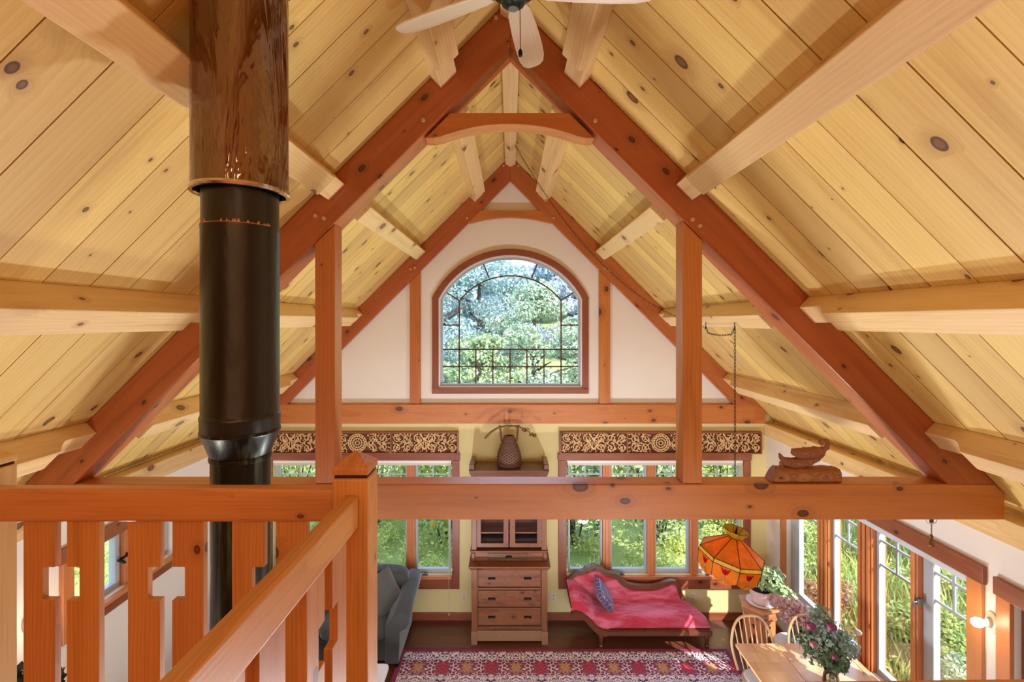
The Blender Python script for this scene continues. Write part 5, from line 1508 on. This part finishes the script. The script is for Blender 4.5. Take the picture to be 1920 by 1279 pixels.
shrub(4.3, 6.5, .6, .55, 'reddish dry shrub low outside the tall windows', (150,110,70), (206,150,110), 2600, .022, 71)
pt = thing('terracotta_planter', 'terracotta planter with bushy plant outside behind the bouquet', 'planter', loc=(3.98, 5.55, .0))
zt_ = gz_(3.98, 5.55)
MB().lathe([(.13,zt_),(.16,zt_+.02),(.20,zt_+.34),(.215,zt_+.36),(.19,zt_+.36),(.18,zt_+.32),(0,zt_+.32)], 24, (3.98,5.55,0)).build('pot', simple('terracotta', (196,128,100), .8), pt, smooth=50)
leafcloud('foliage', [(3.98,5.55,zt_+.46,.26,.28,.16)], 500, .035, leafmat('olive_leaf', (110,110,56), (170,160,96)), 72, pt)
# trees seen through the arched window
def tree(name, x, y, h, w, lab, c1, c2, n, size, seed, lean=0, base=.22):
    z = gz_(x, y); r = random.Random(seed)
    t = thing(name, lab, 'tree', loc=(x, y, z))
    b = MB(); b.tube([(x,y,z-.2),(x+lean*.3,y,z+h*.3),(x+lean,y,z+h*.75)], [w*.045,w*.035,w*.012], 8)
    for k in range(8):
        a = r.uniform(0,6.28); zz = z+h*(base+.06*k); b.tube([(x+lean*.3,y,zz),(x+w*.25*math.cos(a),y+w*.25*math.sin(a),zz+h*.08),(x+w*.42*math.cos(a),y+w*.42*math.sin(a),zz+h*.12)], [w*.016,w*.011,w*.004], 5)
    b.build('trunk', simple('tree_bark', (86,76,66), .95) if 'tree_bark' not in bpy.data.materials else bpy.data.materials['tree_bark'], t, smooth=True)
    bl = []
    for k in range(44):
        u = r.random(); zz = base + (1-base)*u; R_ = w*.5*(math.sin(math.pi*min(1,(u*.85+.12))))**.7
        a = r.uniform(0,6.28); q = R_*math.sqrt(r.random())
        bl.append((x+lean*u+q*math.cos(a), y+q*math.sin(a), z+h*zz*.95, w*.19, w*.19, h*.085))
    m = NTm.get((c1,c2)) or leafmat('tree_leaf_%d' % len(NTm), c1, c2, .3); NTm[(c1,c2)] = m
    leafcloud('crown', bl, n, size, m, seed, t, shell=(.3,1), aspect=.6, up=.5)
TA, TB, TC_ = ((112,140,142),(186,206,206)), ((120,146,122),(202,216,186)), ((150,160,174),(206,210,220))  # distance haze painted into the bluish grey leaf colours
tree('deciduous_tree', -3.5, 22, 8.4, 7.0, 'large leafy tree filling the left half of the arched window', *TA, 26000, .08, 81, base=.02)
tree('deciduous_tree', .9, 18, 4.6, 3.4, 'bright green tree low in the middle of the arched window', *TB, 14000, .06, 82, base=.02)
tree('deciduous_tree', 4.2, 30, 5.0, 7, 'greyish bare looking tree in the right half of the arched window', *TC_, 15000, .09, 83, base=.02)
tree('deciduous_tree', -6.4, 24, 6.5, 6, 'tree at the left edge of the arched window', *TA, 7000, .12, 84, base=.02)
tree('deciduous_tree', 3.0, 21, 3.0, 3.2, 'small leafy tree in the lower right of the arched window', *TB, 6000, .08, 85, base=.0)
tree('deciduous_tree', -2.2, 34, 7.0, 6, 'tall tree behind the large one, near the middle of the arch', *TA, 7000, .15, 86, base=.05)
tree('deciduous_tree', -1.0, 15.5, 2.9, 3.0, 'low dark tree along the bottom of the arched window', *DK, 6000, .07, 87, base=.0)
tree('deciduous_tree', -3.6, 16, 3.2, 3.2, 'low dark tree at the lower left corner of the arched window', *TA, 6000, .08, 88, base=.0)
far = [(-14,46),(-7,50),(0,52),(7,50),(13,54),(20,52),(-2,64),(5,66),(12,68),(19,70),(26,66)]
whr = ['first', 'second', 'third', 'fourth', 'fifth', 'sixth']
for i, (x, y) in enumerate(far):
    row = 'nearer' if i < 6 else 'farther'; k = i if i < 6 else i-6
    tree('hillside_tree', x, y, 6.2 if i < 6 else 7.4, 9, 'haze tinted blue green hillside tree, %s from the left in the %s row' % (whr[k], row), (120,140,150) if i%2 else (104,128,134), (172,190,204) if i%2 else (160,182,186), 3200, .27, 90+i, base=.02)  # haze painted into the far trees' blue green leaves
    
# ================================================================== light
wd = bpy.data.worlds.new('sky'); SC.world = wd; wd.use_nodes = True
nt = wd.node_tree; nt.nodes.clear()
tc_ = nt.nodes.new('ShaderNodeTexCoord'); sp_ = nt.nodes.new('ShaderNodeSeparateXYZ'); nt.links.new(tc_.outputs['Generated'], sp_.inputs[0])
rp = nt.nodes.new('ShaderNodeValToRGB'); nt.links.new(sp_.outputs[2], rp.inputs[0])
rp.color_ramp.elements[0].position = .0; rp.color_ramp.elements[0].color = (.86,.92,1,1)
rp.color_ramp.elements[1].position = .55; rp.color_ramp.elements[1].color = (.42,.62,1,1)
bg = nt.nodes.new('ShaderNodeBackground'); nt.links.new(rp.outputs[0], bg.inputs[0]); bg.inputs[1].default_value = 4.0
wo = nt.nodes.new('ShaderNodeOutputWorld'); nt.links.new(bg.outputs[0], wo.inputs[0])
sd_ = Vector((-.63, .71, -.80))
light('SUN', 'sun', (8,-8,12), 10.0, (1,.95,.86), angle=.009, rot=sd_.to_track_quat('-Z', 'Y').to_euler())
# unseen area lights standing in for the loft's warm lamps behind the camera
light('AREA', 'loft_lamps', (.3,-2.3,4.0), 48, (1,.50,.23), shape='RECTANGLE', size=4.0, size_y=1.6, rot=(math.radians(90),0,0))
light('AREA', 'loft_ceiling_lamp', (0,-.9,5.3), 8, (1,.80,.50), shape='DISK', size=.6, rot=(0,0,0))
light('AREA', 'lower_room_fill', (0,.3,1.45), 55, (.95,.97,1), shape='RECTANGLE', size=5.0, size_y=1.0, spread=1.7, rot=(math.radians(74),0,0))  # added neutral fill for the lower room, no window behind it
# two made-up uplighters, unseen below the loft edge, added to brighten the roof
def fill_torchiere(x, y, lab, e):
    t = thing('added_floor_lamp', lab, 'lamp', loc=(x, y, .001))
    MB().lathe([(.14,.001),(.14,.015),(.03,.03),(.014,.05),(.014,1.46)], 20, (x,y,0)).build('stand', BLACK, t, smooth=50)
    MB().lathe([(.02,1.46),(.10,1.50),(.19,1.58),(.20,1.60),(.19,1.595),(.10,1.52),(.02,1.48)], 28, (x,y,0), cap=False).build('bowl_shade', BRASS, t, smooth=True)
    light('AREA', 'torchiere_fill', (x,y,1.585), e, (1,.93,.82), shape='DISK', size=.34, rot=(math.radians(180),0,0))
fill_torchiere(1.15, 1.65, 'added unseen brass uplighter under the loft edge on the dining side', 22)
fill_torchiere(-2.3, 1.75, 'added unseen brass uplighter under the loft edge on the sofa side', 20)
def fill_canlight(x, y, lab, e):  # fill uplights added out of view to brighten the far ceiling
    t = thing('added_floor_uplight', lab, 'lamp', loc=(x, y, .02))
    MB().lathe([(.0,.02),(.10,.02),(.10,.30),(.094,.30),(.094,.25),(0,.25)], 28, (x,y,0)).build('can', BLACK, t, smooth=50)
    light('AREA', 'uplight_fill', (x,y,.29), e, (.98,.98,1), shape='DISK', size=.18, rot=(math.radians(180),0,0))
fill_canlight(1.35, 4.2, 'added unseen can uplight standing on the rug near the dining table', 72)
fill_canlight(-.7, 4.0, 'added unseen can uplight standing on the rug near the coffee table', 72)
for s_ in (-1, 1):
    sconce(s_, 5.95, 1.95, 'lit bare bulb wall lamp in the far %s corner, behind the near tie beam' % ('right' if s_ > 0 else 'left'))

# ================================================================== camera
cd = bpy.data.cameras.new('camera'); cam = bpy.data.objects.new('camera', cd); COL.objects.link(cam)
cam.location = (0, 0, H); cam.rotation_euler = (math.radians(90), 0, 0)
cd.sensor_fit = 'HORIZONTAL'; cd.sensor_width = 36.0; cd.lens = F/1920*36.0
cd.shift_x = (960-CX)/1920; cd.shift_y = (CY-639.5)/1920
cd.clip_start = .05; cd.clip_end = 500
SC.camera = cam
vs_ = SC.view_settings; vs_.view_transform = 'Standard'; vs_.look = 'None'; vs_.gamma = 1.0; vs_.exposure = -0.10; vs_.use_curve_mapping = False
SC.cycles.use_denoising = True
SC.cycles.max_bounces = 10; SC.cycles.diffuse_bounces = 5; SC.cycles.transparent_max_bounces = 16
SC.cycles.sample_clamp_indirect = 6.0
